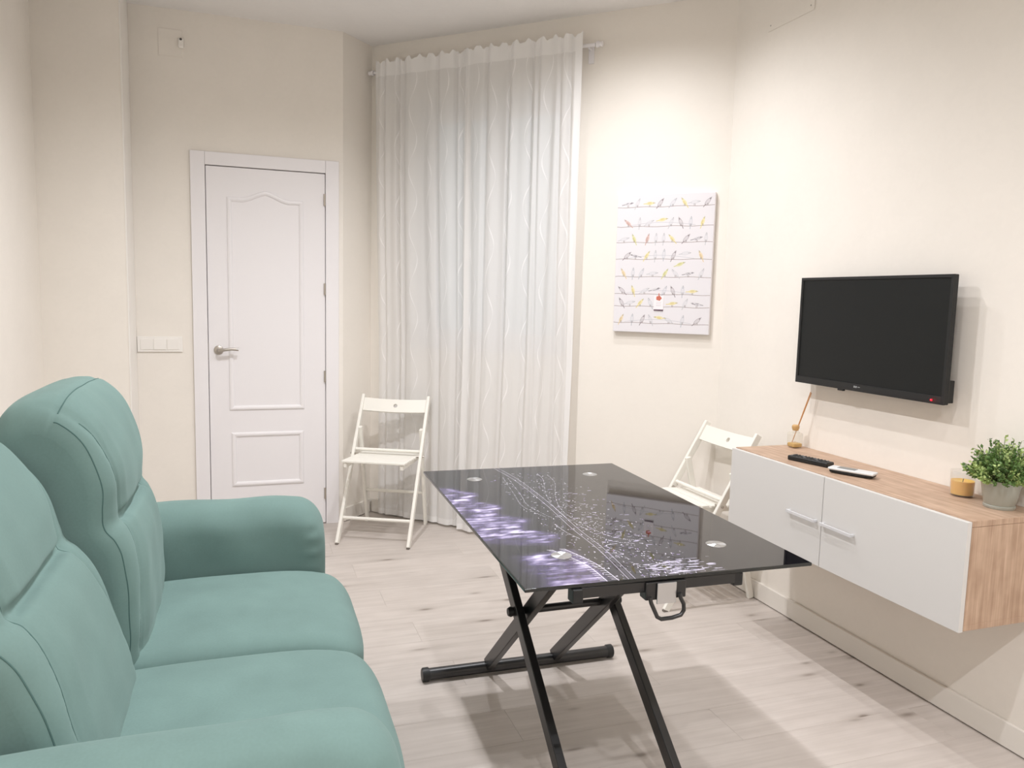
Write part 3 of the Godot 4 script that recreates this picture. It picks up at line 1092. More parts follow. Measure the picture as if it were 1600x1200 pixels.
func sofa_arm(zc: float, top: float, inner: float, o: Vector3) -> MB:
	# sections across z, swept along x from the back to the rounded front
	var hw := 0.108
	var prof := smooth_curve([Vector2(hw, 0.10), Vector2(hw, 0.30), Vector2(hw + 0.004, 0.45), Vector2(hw + 0.006, 0.53), Vector2(hw - 0.004, 0.595), Vector2(hw - 0.035, 0.638), Vector2(hw - 0.075, 0.658), Vector2(0, 0.662), Vector2(-hw + 0.075, 0.656), Vector2(-hw + 0.035, 0.634), Vector2(-hw + 0.004, 0.59), Vector2(-hw - 0.006, 0.52), Vector2(-hw, 0.42), Vector2(-hw, 0.30), Vector2(-hw, 0.10), Vector2(0, 0.09)], 6, true)
	var rows := []
	var x0 := -0.56
	var x1 := 0.250
	var R := 0.085
	var xs := []
	for k in 6: xs.append(lerpf(x0, x0 + 0.02, k / 5.0))
	for k in range(1, 60): xs.append(lerpf(x0 + 0.02, x1 - R, k / 60.0))
	for k in 15: xs.append(x1 - R + R * sin(PI * 0.5 * k / 14.0))
	for xx in xs:
		var x: float = xx
		var e := clampf((x - (x1 - R)) / R, 0, 1)
		var g := 1.0 - sqrt(maxf(0.0, 1.0 - e * e))
		var row := PackedVector3Array()
		for p in prof:
			var y := p.y * top / 0.662
			var z := p.x * (1.0 - 0.42 * g)
			var tp := clampf((y - 0.40) / 0.25, 0, 1)
			y -= tp * 0.105 * g
			y -= tp * 0.012 * pow(clampf((x + 0.1) / 0.35, 0, 1), 2.0)
			y += tp * 0.003 * sin(x * 21.0) 
			# gathers in the cover near the front seam
			var ga := exp(-pow((x - 0.205) / 0.028, 2.0)) * clampf((0.62 - y) / 0.1, 0, 1)
			z += signf(p.x) * (0.0035 * ga * sin(y * 120.0) + 0.003 * sin(x * 26.0 + y * 17.0) * clampf((y - 0.3) / 0.2, 0, 1))
			row.append(Vector3(x, y, zc + z) - o)
		rows.append(row)
	var mb := MB.new()
	mb.grid(rows, true, sign_for(rows))
	for e in [0, rows.size() - 1]:
		var r: PackedVector3Array = rows[e]
		var poly := PackedVector2Array()
		for p in r: poly.append(Vector2(p.z, p.y))
		var tr := Geometry2D.triangulate_polygon(poly)
		var nn := Vector3(-1.0 if e == 0 else 1.0, 0, 0)
		var ids := []
		for p in r: ids.append(mb.vert(p, nn))
		for k in range(0, tr.size(), 3): mb.tri(ids[tr[k]], ids[tr[k + 1]], ids[tr[k + 2]])
	return mb


# ---------------------------------------------------------------- table
func build_table() -> void:
	var ctr := Vector3(0.899, 0, -1.965)
	var turn := -0.030
	var t := thing("table", "glass-topped table printed with a purple night city on black scissor legs", "table", ctr, turn)
	var W := 0.700
	var Ln := 1.104
	var y := TABLE_Y
	# glass top
	var mb := MB.new()
	mb.rbox(Vector3(0, y - 0.0041, 0), Vector3(W, 0.008, Ln), 0.002, Basis(), 2)
	var edge := mat(c8(20, 24, 24), 0.06, 0.0, 0.6)
	var top := obj("glass_top", mb, edge, t)
	mb = MB.new()
	var a := 0.0025
	mb.quad(Vector3(-W / 2 + a, y, -Ln / 2 + a), Vector3(W / 2 - a, y, -Ln / 2 + a), Vector3(W / 2 - a, y, Ln / 2 - a), Vector3(-W / 2 + a, y, Ln / 2 - a), Vector3.UP)
	var pm := mat(Color.WHITE, 0.02, 0.0, 0.5)
	pm.albedo_texture = city_print()
	obj("printed_face", mb, pm, top).set_meta("label", "glossy print of city lights at night with purple haze")
	for p in [[0.202, 0.134], [0.781, 0.140], [0.791, 0.843], [0.213, 0.836]]:
		mb = MB.new()
		var c := Vector3((p[0] - 0.5) * W, y, (p[1] - 0.5) * Ln)
		for k in 8:                                # low eight-sided boss, brushed in sectors
			for s in 4:
				var a0 := TAU * (k * 4 + s) / 32.0
				var a1 := TAU * (k * 4 + s + 1) / 32.0
				var am := TAU * (k + 0.5) / 8.0
				var nn := Vector3(cos(am) * 0.38 * (1 if k % 2 else -1), 1, sin(am) * 0.38 * (1 if k % 2 else -1)).normalized()
				var i0 := mb.vert(c + Vector3(0, 0.0012, 0), nn)
				var i1 := mb.vert(c + Vector3(cos(a0) * 0.024, 0.0008, sin(a0) * 0.024), nn)
				var i2 := mb.vert(c + Vector3(cos(a1) * 0.024, 0.0008, sin(a1) * 0.024), nn)
				mb.tri(i0, i1, i2)
				var o := Vector3(cos((a0 + a1) / 2), 0.3, sin((a0 + a1) / 2)).normalized()
				mb.quad(c + Vector3(cos(a0) * 0.024, 0.0008, sin(a0) * 0.024), c + Vector3(cos(a1) * 0.024, 0.0008, sin(a1) * 0.024), c + Vector3(cos(a1) * 0.0255, -0.0002, sin(a1) * 0.0255), c + Vector3(cos(a0) * 0.0255, -0.0002, sin(a0) * 0.0255), o)
		obj("fixing_disc", mb, M.aluminium, t).set_meta("label", "round shiny metal fixing disc")
	# work in world axes from here, brought back into the table's own
	var inv := t.transform.affine_inverse()
	var L := func(p: Vector3) -> Vector3: return inv * p
	var side: Vector3 = inv.basis * Vector3.RIGHT
	# upper frame
	for x in [0.70, 1.02]:
		mb = MB.new()
		mb.bar(L.call(Vector3(x, y - 0.022, -2.40)), L.call(Vector3(x, y - 0.022, -1.47)), 0.03, 0.026, side)
		obj("slide_rail", mb, M.black_metal, t)
	mb = MB.new()
	mb.bar(L.call(Vector3(0.640, y - 0.021, -1.435)), L.call(Vector3(1.045, y - 0.021, -1.425)), 0.024, 0.026, Vector3.UP)
	obj("end_rail", mb, M.black_metal, t)
	for x in [0.648, 1.040]:
		mb = MB.new()
		mb.rbox(L.call(Vector3(x, y - 0.024, -1.428)), Vector3(0.024, 0.031, 0.032), 0.003)
		obj("rail_cap", mb, M.black_plastic, t)
	# release catch
	mb = MB.new()
	mb.rbox(L.call(Vector3(0.855, y - 0.030, -1.425)), Vector3(0.098, 0.040, 0.030), 0.003)
	var catch_ := obj("release_catch", mb, M.black_metal, t)
	mb = MB.new()
	mb.rbox(L.call(Vector3(0.853, y - 0.034, -1.406)), Vector3(0.046, 0.046, 0.004), 0.001)
	obj("catch_plate", mb, M.aluminium, catch_).set_meta("label", "bare metal catch plate")
	mb = MB.new()
	var lp := []
	for q in [[-0.044, -0.036], [-0.040, -0.050], [-0.032, -0.066], [-0.024, -0.082], [-0.014, -0.088], [0.012, -0.088], [0.034, -0.084], [0.041, -0.074], [0.040, -0.060], [0.032, -0.046], [0.028, -0.034]]:
		lp.append(L.call(Vector3(0.852 + q[0], y + q[1], -1.398)))
	mb.tube(lp, 0.0045, 10)
	obj("catch_lever", mb, M.black_metal, catch_)
	# scissor legs: (x, far foot to near top) inner pair, (near foot to far top) outer pair
	var tops := y - 0.035
	for x in [0.820, 1.078]:
		mb = MB.new()
		mb.bar(L.call(Vector3(x, 0.030, -2.552)), L.call(Vector3(x, tops, -1.775)), 0.025, 0.045, side, 0.003)
		obj("leg", mb, M.black_metal, t)
	for x in [0.786, 1.112]:
		mb = MB.new()
		mb.bar(L.call(Vector3(x, 0.030, -1.705)), L.call(Vector3(x, tops, -2.57)), 0.025, 0.045, side, 0.003)
		obj("leg", mb, M.black_metal, t)
	mb = MB.new()
	mb.tube([L.call(Vector3(0.80, 0.392, -2.165)), L.call(Vector3(1.10, 0.392, -2.165))], 0.012, 12)
	obj("pivot_bar", mb, M.black_metal, t)
	for x in [0.764, 1.134]:
		mb = MB.new()
		var s := -1.0 if x < 0.9 else 1.0
		mb.tube([L.call(Vector3(x - s * 0.012, 0.392, -2.165)), L.call(Vector3(x, 0.392, -2.165)), L.call(Vector3(x + s * 0.008, 0.392, -2.165))], [0.013, 0.016, 0.012], 14)
		obj("pivot_bolt", mb, M.black_plastic, t)
	for z in [-2.552, -1.705]:
		mb = MB.new()
		mb.tube([L.call(Vector3(0.600, 0.024, z)), L.call(Vector3(1.288, 0.024, z + 0.012))], 0.021, 16)
		var bar_ := obj("foot_bar", mb, M.black_metal, t)
		for x in [0.588, 1.300]:
			mb = MB.new()
			var dz: float = 0.012 * (x - 0.6) / 0.69
			mb.tube([L.call(Vector3(x - 0.013, 0.0245, z + dz)), L.call(Vector3(x - 0.010, 0.0245, z + dz)), L.call(Vector3(x + 0.010, 0.0245, z + dz)), L.call(Vector3(x + 0.013, 0.0245, z + dz))], [0.021, 0.0245, 0.0245, 0.021], 16)
			obj("end_cap", mb, M.black_plastic, bar_)


# ---------------------------------------------------------------- cabinet
func build_cabinet() -> void:
	var z0 := -2.691
	var z1 := -1.574
	var zc := (z0 + z1) * 0.5
	var xb := RIGHT_X - 0.001
	var xf := 1.930
	var y0 := 0.438
	var o := Vector3((xb + xf) * 0.5, y0, zc)
	var t := thing("wall_cabinet", "floating oak cabinet with two white drop fronts under the television", "cabinet", o)
	var th := 0.018
	var mb := MB.new()
	mb.rbox(Vector3(0, CAB_TOP - th / 2 - y0, 0), Vector3(xb - xf, th, z1 - z0), 0.0015)
	obj("top_panel", mb, M.oak, t)
	mb = MB.new()
	mb.rbox(Vector3(0, th / 2 + 0.001, 0), Vector3(xb - xf, th, z1 - z0), 0.0015)
	obj("bottom_panel", mb, M.oak, t)
	for z in [z0 + th / 2 + 0.0005, z1 - th / 2 - 0.0005]:
		mb = MB.new()
		mb.rbox(Vector3(0, (CAB_TOP - y0) / 2, z - zc), Vector3(xb - xf - 0.001, CAB_TOP - y0 - 2 * th - 0.001, th), 0.0012)
		obj("end_panel", mb, M.oak, t)
	mb = MB.new()
	mb.box(Vector3(0.0, (CAB_TOP - y0) / 2, -0.02), Vector3(0.02, CAB_TOP - y0 - 2 * th, z1 - z0 - 2 * th))
	obj("back_panel", mb, M.oak, t)
	var zs := -2.146
	for e in [[z0, zs - 0.0015, -2.2405], [zs + 0.0015, z1, -2.0625]]:
		mb = MB.new()
		var dz: float = e[1] - e[0]
		mb.rbox(Vector3(xf - 0.0095 - o.x, (CAB_TOP - y0) / 2 - 0.002, (e[0] + e[1]) / 2 - zc), Vector3(0.017, CAB_TOP - y0 - 0.001, dz), 0.0015)
		var f := obj("front", mb, M.lacquer, t)
		f.set_meta("label", "glossy white drop front")
		mb = MB.new()
		var hx := xf - 0.018 - o.x
		var hy := 0.597 - y0
		mb.rbox(Vector3(hx - 0.016, hy, e[2] - zc), Vector3(0.006, 0.012, 0.148), 0.002)
		for s in [-0.07, 0.07]:
			mb.rbox(Vector3(hx - 0.007, hy, e[2] - zc + s), Vector3(0.015, 0.009, 0.009), 0.002)
		obj("handle", mb, M.handle, f).set_meta("label", "slim pale aluminium bar handle")


# ---------------------------------------------------------------- television
func build_television() -> void:
	var xf := 2.160
	var z0 := -2.629
	var z1 := -1.905
	var y0 := 1.042
	var y1 := 1.469
	var o := Vector3(xf, (y0 + y1) / 2, (z0 + z1) / 2)
	var t := thing("television", "black flat television mounted on the wall above the cabinet", "television", o)
	var w := z1 - z0
	var h := y1 - y0
	var mb := MB.new()
	mb.rbox(Vector3(0.011, 0, 0), Vector3(0.018, h, w), 0.003)
	obj("casing", mb, M.black_plastic, t)
	mb = MB.new()
	mb.rbox(Vector3(0.030, -0.055, 0.0), Vector3(0.030, 0.25, w * 0.82), 0.008)
	obj("rear_housing", mb, M.black_plastic, t)
	mb = MB.new()
	mb.rbox(Vector3(0.029, -h / 2 + 0.043, w / 2 - 0.05), Vector3(0.024, 0.075, 0.098), 0.002)
	obj("connector_box", mb, M.black_plastic, t)
	mb = MB.new()
	mb.rbox(Vector3(0.054, -0.03, 0), Vector3(0.036, 0.20, 0.22), 0.003)
	obj("wall_mount", mb, M.black_metal, t)
	# bezel: x of the frame runs along z, y up, height towards the room (-x)
	mb = MB.new()
	var path := PackedVector2Array([Vector2(-w / 2, -h / 2), Vector2(w / 2, -h / 2), Vector2(w / 2, h / 2), Vector2(-w / 2, h / 2)])
	mb.frame(path, [Vector2(0.0, -0.004), Vector2(0.0, 0.002), Vector2(-0.0105, 0.002), Vector2(-0.0125, -0.0035)], Vector3.ZERO, Vector3(0, 0, 1), Vector3.UP, Vector3(-1, 0, 0))
	var bz := obj("bezel", mb, M.black_plastic, t)
	mb = MB.new()
	mb.rbox(Vector3(0.0005, -h / 2 + 0.016, 0), Vector3(0.006, 0.022, w - 0.02), 0.001)
	obj("lower_bezel", mb, M.black_plastic, bz)
	mb = MB.new()
	mb.box(Vector3(0.003, 0.008, 0), Vector3(0.003, h - 0.036, w - 0.024))
	obj("screen", mb, mat(c8(18, 21, 21), 0.45, 0.0, 0.4), t).set_meta("label", "dark matt switched-off screen")
	# maker's mark and standby lamp
	mb = MB.new()
	for q in [[-0.052, 0.006, 0.007], [-0.043, 0.006, 0.007], [-0.030, 0.012, 0.0022]]:
		mb.box(Vector3(-0.0028, -h / 2 + 0.0165, q[0] + 0.02), Vector3(0.0008, q[2], q[1]))
	obj("maker_mark", mb, mat(c8(170, 172, 172), 0.4), t).set_meta("label", "tiny pale maker's mark")
	mb = MB.new()
	mb.rbox(Vector3(-0.003, -h / 2 + 0.012, w / 2 - 0.048), Vector3(0.003, 0.005, 0.007), 0.001)
	var lm := mat(c8(255, 40, 60), 0.4)
	lm.emission_enabled = true
	lm.emission = Color(1.0, 0.05, 0.12)
	lm.emission_energy_multiplier = 4.0
	obj("standby_lamp", mb, lm, t).set_meta("label", "tiny red standby light")
	var rl := OmniLight3D.new()
	rl.name = "standby_glow"
	t.add_child(rl)
	rl.position = Vector3(-0.010, -h / 2 + 0.012, w / 2 - 0.048)
	rl.light_color = Color(1.0, 0.05, 0.12)
	rl.light_energy = 0.00012
	rl.light_size = 0.01
	rl.shadow_enabled = true
	mb = MB.new()
	mb.rbox(Vector3(0.004, -h / 2 - 0.003, -0.105), Vector3(0.012, 0.008, 0.030), 0.002)
	obj("sensor", mb, M.black_plastic, t)


# ---------------------------------------------------------------- picture
func build_picture() -> void:
	var w := 0.497
	var h := 0.697
	var th := 0.026
	var sc := 0.306
	var t := thing("canvas_picture", "white canvas print of sketched yellow and grey birds on wires", "picture", wall_point(sc, 1.549, 0.002))
	t.basis = Basis(-WD, Vector3.UP, WN)
	var mb := MB.new()
	mb.rbox(Vector3(0, 0, th / 2), Vector3(w, h, th), 0.002)
	obj("canvas", mb, mat(c8(236, 232, 234), 0.85), t)
	mb = MB.new()
	var a := 0.002
	mb.quad(Vector3(-w / 2 + a, h / 2 - a, th + 0.0003), Vector3(w / 2 - a, h / 2 - a, th + 0.0003), Vector3(w / 2 - a, -h / 2 + a, th + 0.0003), Vector3(-w / 2 + a, -h / 2 + a, th + 0.0003), Vector3(0, 0, 1))
	var pm := mat(Color.WHITE, 0.85, 0.0, 0.3)
	pm.albedo_texture = bird_print()
	obj("print", mb, pm, t).set_meta("label", "rows of sketched birds perched on wires")
	# paper tag clipped to the front
	mb = MB.new()
	mb.rbox(Vector3(-0.010, -0.195, th + 0.0018), Vector3(0.050, 0.070, 0.0012), 0.0004)
	var tg := obj("paper_tag", mb, mat(c8(246, 240, 242), 0.7), t)
	tg.set_meta("label", "small white paper tag")
	mb = MB.new()
	mb.rbox(Vector3(-0.010, -0.232, th + 0.003), Vector3(0.048, 0.006, 0.003), 0.001)
	obj("tag_bar", mb, mat(c8(90, 66, 84), 0.6), tg)
	mb = MB.new()
	for k in 5:
		var an := TAU * k / 5.0
		mb.lathe([Vector2(0.007, 0.0), Vector2(0.0, 0.0008)], 10, Vector3(-0.010 + cos(an) * 0.008, -0.172 + sin(an) * 0.006, th + 0.0026), Basis(Vector3.RIGHT, Vector3(0, 0, 1), Vector3.DOWN))
	mb.rbox(Vector3(-0.010, -0.156, th + 0.003), Vector3(0.004, 0.018, 0.002), 0.0008)
	obj("tag_motif", mb, mat(c8(206, 116, 96), 0.7), tg)
	mb = MB.new()
	for k in 3:
		mb.box(Vector3(-0.010, -0.192 - k * 0.009, th + 0.0026), Vector3(0.026, 0.0014, 0.0004))
	obj("tag_lines", mb, mat(c8(190, 182, 190), 0.7), tg)


# ---------------------------------------------------------------- folding chairs
func make_chair(called: String, label: String, at: Vector3, turn: float) -> Node3D:
	var t := thing(called, label, "chair", at, turn, "white folding chairs")
	var mb: MB
	var hx := 0.200
	var zf := 0.222
	var zr := -0.222
	var top := 0.772
	for s in [-1, 1]:
		# long member: front foot to the top of the back
		mb = MB.new()
		mb.bar(Vector3(s * hx, 0.004, zf), Vector3(s * (hx - 0.004), top, zr), 0.018, 0.032, Vector3.RIGHT, 0.004)
		var post := obj("post", mb, M.white_wood, t)
		mb = MB.new()
		mb.rbox(Vector3(s * hx, 0.004, zf), Vector3(0.017, 0.008, 0.028), 0.002)
		obj("foot_pad", mb, mat(c8(120, 112, 104), 0.7), post)
		mb = MB.new()
		mb.bar(Vector3(s * (hx - 0.020), 0.002, zr - 0.020), Vector3(s * (hx - 0.020), 0.600, -0.105), 0.018, 0.030, Vector3.RIGHT, 0.004)
		obj("rear_leg", mb, M.white_wood, t)
		mb = MB.new()
		mb.bar(Vector3(s * (hx - 0.043), 0.440, zf - 0.005), Vector3(s * (hx - 0.043), 0.432, -0.165), 0.018, 0.026, Vector3.RIGHT, 0.003)
		obj("seat_rail", mb, M.white_wood, t)
		mb = MB.new()
		mb.tube([Vector3(s * (hx - 0.030), 0.455, -0.030), Vector3(s * (hx + 0.014), 0.455, -0.040)], 0.006, 8)
		obj("pivot_bolt", mb, M.steel, t)
	var slats := MB.new()
	slats.rbox(Vector3.ZERO, Vector3(0.352, 0.012, 0.036), 0.003)
	var sm := slats.mesh()
	for k in 9:
		var o := MeshInstance3D.new()
		o.name = "slat"
		o.mesh = sm
		o.material_override = M.white_wood
		t.add_child(o, true)
		var z := 0.205 - k * 0.0455
		o.position = Vector3(0, 0.4595 - 0.021 * (0.217 - z) / 0.4 + 0.002, z)
	for q in [[0.130, 0.148, hx - 0.006], [0.205, -0.195, hx - 0.026], [0.478, -0.055, hx - 0.006]]:
		mb = MB.new()
		mb.tube([Vector3(-q[2], q[0], q[1]), Vector3(q[2], q[0], q[1])], 0.0095, 12)
		obj("stretcher", mb, M.white_wood, t)
	# bowed back slat with a round finger hole, in two halves that meet at the hole
	var hw := 0.187
	var hh := 0.040
	mb = MB.new()
	var lean := (Vector3(0, top, zr) - Vector3(0, 0.004, zf)).normalized()
	var out_ := Vector3.RIGHT.cross(lean).normalized()          # towards the sitter
	for s in [-1.0, 1.0]:
		var p := PackedVector2Array()
		for k in 13: p.append(Vector2(s * lerpf(0.0, hw, k / 12.0), -hh))
		for k in 13: p.append(Vector2(s * lerpf(hw, 0.0, k / 12.0), hh))
		for k in 13:
			var an := lerpf(PI * 0.5, -PI * 0.5, k / 12.0)
			p.append(Vector2(s * cos(an) * 0.012, sin(an) * 0.012))
		mb.prism(p, Vector3(0, 0.004, zf) + lean * 0.828 - out_ * 0.026, Vector3.RIGHT, lean, out_ * 0.014, 0.45)
	obj("backrest", mb, M.white_wood, t)
	return t

func build_chairs() -> void:
	make_chair("folding_chair", "white slatted wooden folding chair standing between the door and curtains", Vector3(0.737, 0, -4.283), -0.464)
	make_chair("folding_chair", "white slatted wooden folding chair tucked between table and floating cabinet", Vector3(1.957, 0, -3.072), -PI / 2 + 0.02)


# ---------------------------------------------------------------- things on the cabinet
func glass_mat(c: Color) -> StandardMaterial3D:
	var m := mat(c, 0.02)
	m.transparency = BaseMaterial3D.TRANSPARENCY_ALPHA
	return m

func build_small_things() -> void:
	var y := CAB_TOP
	# reed diffuser
	var t := thing("reed_diffuser", "small glass bottle of amber oil with wooden cap and reed", "diffuser", Vector3(2.178, y, -2.632), 0.0)
	var mb := MB.new()
	mb.rbox(Vector3(0, 0.0325, 0), Vector3(0.050, 0.065, 0.050), 0.010, Basis(), 3)
	mb.lathe([Vector2(0.022, 0.062), Vector2(0.014, 0.070), Vector2(0.012, 0.076)], 18)
	obj("bottle", mb, glass_mat(Color(0.86, 0.84, 0.74, 0.14)), t)
	mb = MB.new()
	mb.rbox(Vector3(0, 0.0115, 0), Vector3(0.044, 0.018, 0.044), 0.006, Basis(), 2)
	obj("oil", mb, mat(c8(206, 164, 84), 0.2), t).set_meta("label", "shallow layer of amber oil")
	mb = MB.new()
	mb.lathe([Vector2(0.0, 0.096), Vector2(0.011, 0.096), Vector2(0.0150, 0.092), Vector2(0.0155, 0.084), Vector2(0.013, 0.076), Vector2(0.011, 0.072), Vector2(0.0, 0.072)], 20)
	obj("cap", mb, mat(c8(206, 166, 110), 0.5), t)
	for q in [[Vector3(-0.004, 0.010, -0.016), Vector3(0.018, 0.241, 0.055)], [Vector3(0.004, 0.07, 0.002), Vector3(0.030, 0.236, 0.046)]]:
		mb = MB.new()
		mb.tube([q[0], q[1]], 0.0017, 8)
		obj("reed", mb, mat(c8(206, 150, 96), 0.7), t)
	# black remote control
	var rp := Vector3(2.018, y, -2.345)
	t = thing("remote_control", "black television remote control lying on the oak cabinet", "remote", rp, atan2(0.055, 0.155) - 0.08)
	mb = MB.new()
	mb.rbox(Vector3(0, 0.0095, 0), Vector3(0.046, 0.019, 0.172), 0.005, Basis(), 2)
	obj("body", mb, M.black_plastic, t)
	var key := MB.new()
	key.rbox(Vector3.ZERO, Vector3(0.008, 0.003, 0.006), 0.001)
	var km := key.mesh()
	for r in 11:
		for c in 3:
			var o := MeshInstance3D.new()
			o.name = "key"
			o.mesh = km
			o.material_override = mat(c8(62, 64, 66), 0.5) if (r + c) % 4 else mat(c8(120, 122, 124), 0.5)
			t.add_child(o, true)
			o.position = Vector3((c - 1) * 0.013, 0.0198, -0.070 + r * 0.0135)
	# white handset
	t = thing("remote_control", "white and black remote control with grey display on the oak cabinet", "remote", Vector3(2.026, y, -2.138), 0.47)
	mb = MB.new()
	var f := mb.rbox(Vector3(0, 0.007, 0), Vector3(0.048, 0.014, 0.150), 0.006, Basis(), 3, 4)
	mb.warp(f, 0, func(p: Vector3) -> Vector3: return Vector3(p.x * (1.0 - 5.0 * p.z * p.z), p.y + 0.6 * p.z * p.z * (1.0 if p.y < 0.007 else 0.2), p.z))
	obj("back_shell", mb, M.black_plastic, t)
	mb = MB.new()
	f = mb.rbox(Vector3(0, 0.0165, 0), Vector3(0.052, 0.009, 0.158), 0.004, Basis(), 3, 4)
	mb.warp(f, 0, func(p: Vector3) -> Vector3: return Vector3(p.x * (1.0 - 9.0 * p.z * p.z), p.y, p.z))
	obj("front_shell", mb, mat(c8(226, 228, 228), 0.35), t)
	mb = MB.new()
	mb.rbox(Vector3(0, 0.0212, -0.018), Vector3(0.034, 0.0012, 0.062), 0.0005)
	obj("display", mb, mat(c8(120, 124, 124), 0.3), t)
	# candle in a glass
	t = thing("candle", "yellow candle in a clear glass tumbler beside the potted plant", "candle", Vector3(2.162, y, -1.812))
	mb = MB.new()
	mb.lathe([Vector2(0.0, 0.0), Vector2(0.032, 0.0), Vector2(0.0345, 0.003), Vector2(0.0375, 0.082), Vector2(0.0352, 0.082), Vector2(0.0330, 0.007), Vector2(0.0, 0.005)], 32)
	obj("glass", mb, glass_mat(Color(0.90, 0.92, 0.92, 0.09)), t)
	mb = MB.new()
	mb.lathe([Vector2(0.0, 0.0065), Vector2(0.0318, 0.0065), Vector2(0.0340, 0.050), Vector2(0.030, 0.047), Vector2(0.0, 0.045)], 28)
	var wax := mat(c8(246, 194, 84), 0.55)
	wax.subsurf_scatter_enabled = true
	wax.subsurf_scatter_strength = 0.3
	obj("wax", mb, wax, t).set_meta("label", "yellow wax")
	mb = MB.new()
	mb.tube([Vector3(0, 0.044, 0), Vector3(0.001, 0.056, 0.001)], 0.0012, 6)
	obj("wick", mb, mat(c8(60, 50, 40), 0.8), t)
	# potted plant
	t = thing("potted_plant", "bushy artificial green plant in a grey pot on the cabinet", "plant", Vector3(2.150, y, -1.672))
	mb = MB.new()
	mb.lathe([Vector2(0.0, 0.0), Vector2(0.041, 0.0), Vector2(0.043, 0.003), Vector2(0.043, 0.009), Vector2(0.0405, 0.011), Vector2(0.0425, 0.014), Vector2(0.0555, 0.086), Vector2(0.0530, 0.086), Vector2(0.0500, 0.070), Vector2(0.0, 0.070)], 40)
	obj("pot", mb, mat(c8(168, 170, 160), 0.28, 0.0, 0.6), t).set_meta("label", "grey glazed pot")
	mb = MB.new()
	mb.lathe([Vector2(0.0, 0.074), Vector2(0.0505, 0.072)], 20)
	obj("moss", mb, mat(c8(46, 52, 34), 0.95), t)
	var dark := MB.new()
	var pale := MB.new()
	var stems := MB.new()
	var r := RandomNumberGenerator.new()
	r.seed = 8
	for k in 270:
		var az := r.randf() * TAU
		var el := acos(lerpf(1.0, -0.10, pow(r.randf(), 0.85)))
		var dir := Vector3(sin(el) * cos(az), cos(el), sin(el) * sin(az))
		var len_ := r.randf_range(0.080, 0.108) * (1.0 + 0.10 * sin(az * 3.0))
		var root := Vector3(dir.x * 0.028, 0.078, dir.z * 0.028)
		var tip := Vector3(0, 0.100, 0) + dir * len_ * Vector3(0.95, 1.0, 0.95)
		if tip.x > 0.074: tip.x = 0.074
		tip.y = maxf(tip.y, 0.070)
		stems.tube([root, root.lerp(tip, 0.5) + Vector3(0, 0.008, 0), tip], 0.0008, 4)
		var target := pale if r.randf() < 0.42 else dark
		for j in 13:
			var f2 := lerpf(0.50, 1.0, j / 12.0)
			var p := root.lerp(tip, f2)
			var d2 := (dir * r.randf_range(0.2, 0.8) + Vector3(r.randfn(), r.randfn(), r.randfn()) * 0.6).normalized()
			var sd := d2.cross(Vector3(r.randfn(), r.randfn(), r.randfn())).normalized()
			var ll := r.randf_range(0.008, 0.015)
			var ww := ll * 0.32
			var nn := d2.cross(sd).normalized()
			var a := target.vert(p, nn)
			var b := target.vert(p + d2 * ll * 0.5 + sd * ww + nn * 0.001, (nn + sd * 0.4).normalized())
			var c := target.vert(p + d2 * ll, nn)
			var d := target.vert(p + d2 * ll * 0.5 - sd * ww + nn * 0.001, (nn - sd * 0.4).normalized())
			target.tri(a, b, c)
			target.tri(a, c, d)
	obj("stems", stems, mat(c8(92, 104, 58), 0.7), t).set_meta("kind", "stuff")
	var lm := mat(c8(92, 122, 66), 0.55)
	lm.backlight_enabled = true
	lm.backlight = Color(0.25, 0.35, 0.12)
	var lo := obj("foliage", dark, lm, t)
	lo.set_meta("kind", "stuff")
	var lm2 := mat(c8(182, 202, 132), 0.55)
	lm2.backlight_enabled = true
	lm2.backlight = Color(0.35, 0.42, 0.2)
	lo = obj("pale_foliage", pale, lm2, t)
	lo.set_meta("kind", "stuff")
	lo.set_meta("label", "pale lime leaf tips")


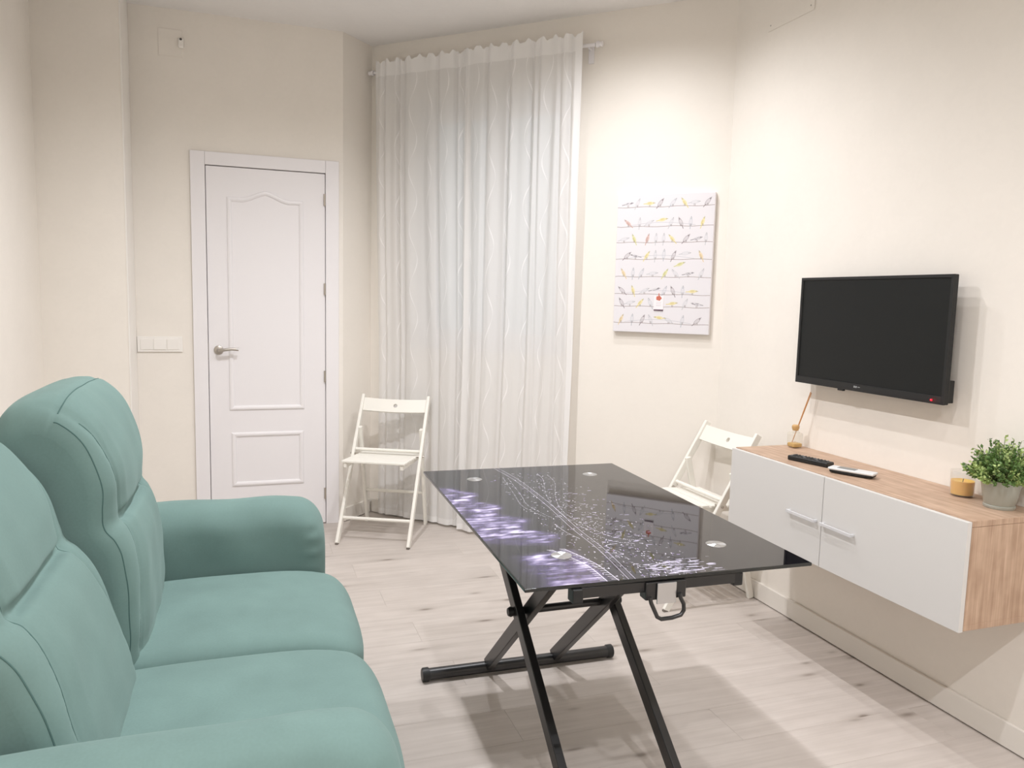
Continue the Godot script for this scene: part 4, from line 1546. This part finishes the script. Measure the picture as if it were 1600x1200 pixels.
# ---------------------------------------------------------------- fittings on the walls
func build_wall_fittings() -> void:
	# triple switch
	var t := thing("light_switch", "cream three-gang light switch plate beside the pillar", "switch", Vector3(-0.440, 1.064, DOOR_Z + 0.0005))
	var mb := MB.new()
	mb.rbox(Vector3(0, 0, 0.004), Vector3(0.226, 0.084, 0.008), 0.003, Basis(), 2)
	obj("plate", mb, M.plastic_white, t)
	for k in 3:
		mb = MB.new()
		mb.rbox(Vector3((k - 1) * 0.0665, 0, 0.0095), Vector3(0.062, 0.058, 0.006), 0.002, Basis(Vector3(0, 1, 0), 0.0) * Basis(Vector3(1, 0, 0), [0.05, -0.04, 0.05][k]), 1)
		obj("rocker", mb, M.plastic_white, t)
	# flush square cover and little outlet near the ceiling
	t = thing("junction_cover", "flush square wall cover near the ceiling above the switch", "cover plate", Vector3(-0.354, 2.652, DOOR_Z + 0.0005))
	mb = MB.new()
	mb.rbox(Vector3(0, 0, 0.0015), Vector3(0.116, 0.136, 0.003), 0.001)
	obj("plate", mb, M.wall, t)
	mb = MB.new()
	mb.rbox(Vector3(0, 0, 0.0), Vector3(0.122, 0.142, 0.001), 0.0004)
	obj("rim", mb, M.wall, t)
	t = thing("cable_outlet", "little white tubular cable outlet on the wall cover near the ceiling", "outlet", Vector3(-0.302, 2.660, DOOR_Z + 0.0035))
	mb = MB.new()
	mb.rbox(Vector3(0, -0.006, 0.010), Vector3(0.028, 0.050, 0.020), 0.008, Basis(), 3)
	obj("body", mb, M.plastic_white, t)
	mb = MB.new()
	mb.lathe([Vector2(0.0, 0.002), Vector2(0.006, 0.002), Vector2(0.0065, 0.0)], 14, Vector3(0, 0.010, 0.0195), Basis(Vector3.RIGHT, Vector3(0, 0, 1), Vector3.DOWN))
	obj("hole", mb, mat(c8(70, 66, 62), 0.6), t)
	# cover on the right wall
	t = thing("junction_cover", "wide flush white wall cover high above the cabinet", "cover plate", Vector3(RIGHT_X - 0.0005, 2.672, -2.897))
	mb = MB.new()
	mb.rbox(Vector3(-0.002, 0, 0), Vector3(0.004, 0.205, 0.300), 0.001)
	obj("plate", mb, M.wall, t)
	for z in [-0.13, 0.13]:
		mb = MB.new()
		mb.lathe([Vector2(0.0, 0.0012), Vector2(0.003, 0.001), Vector2(0.0035, 0.0)], 10, Vector3(-0.004, -0.08, z), Basis(Vector3(0, 1, 0), Vector3(-1, 0, 0), Vector3(0, 0, 1)))
		obj("screw", mb, M.steel, t)
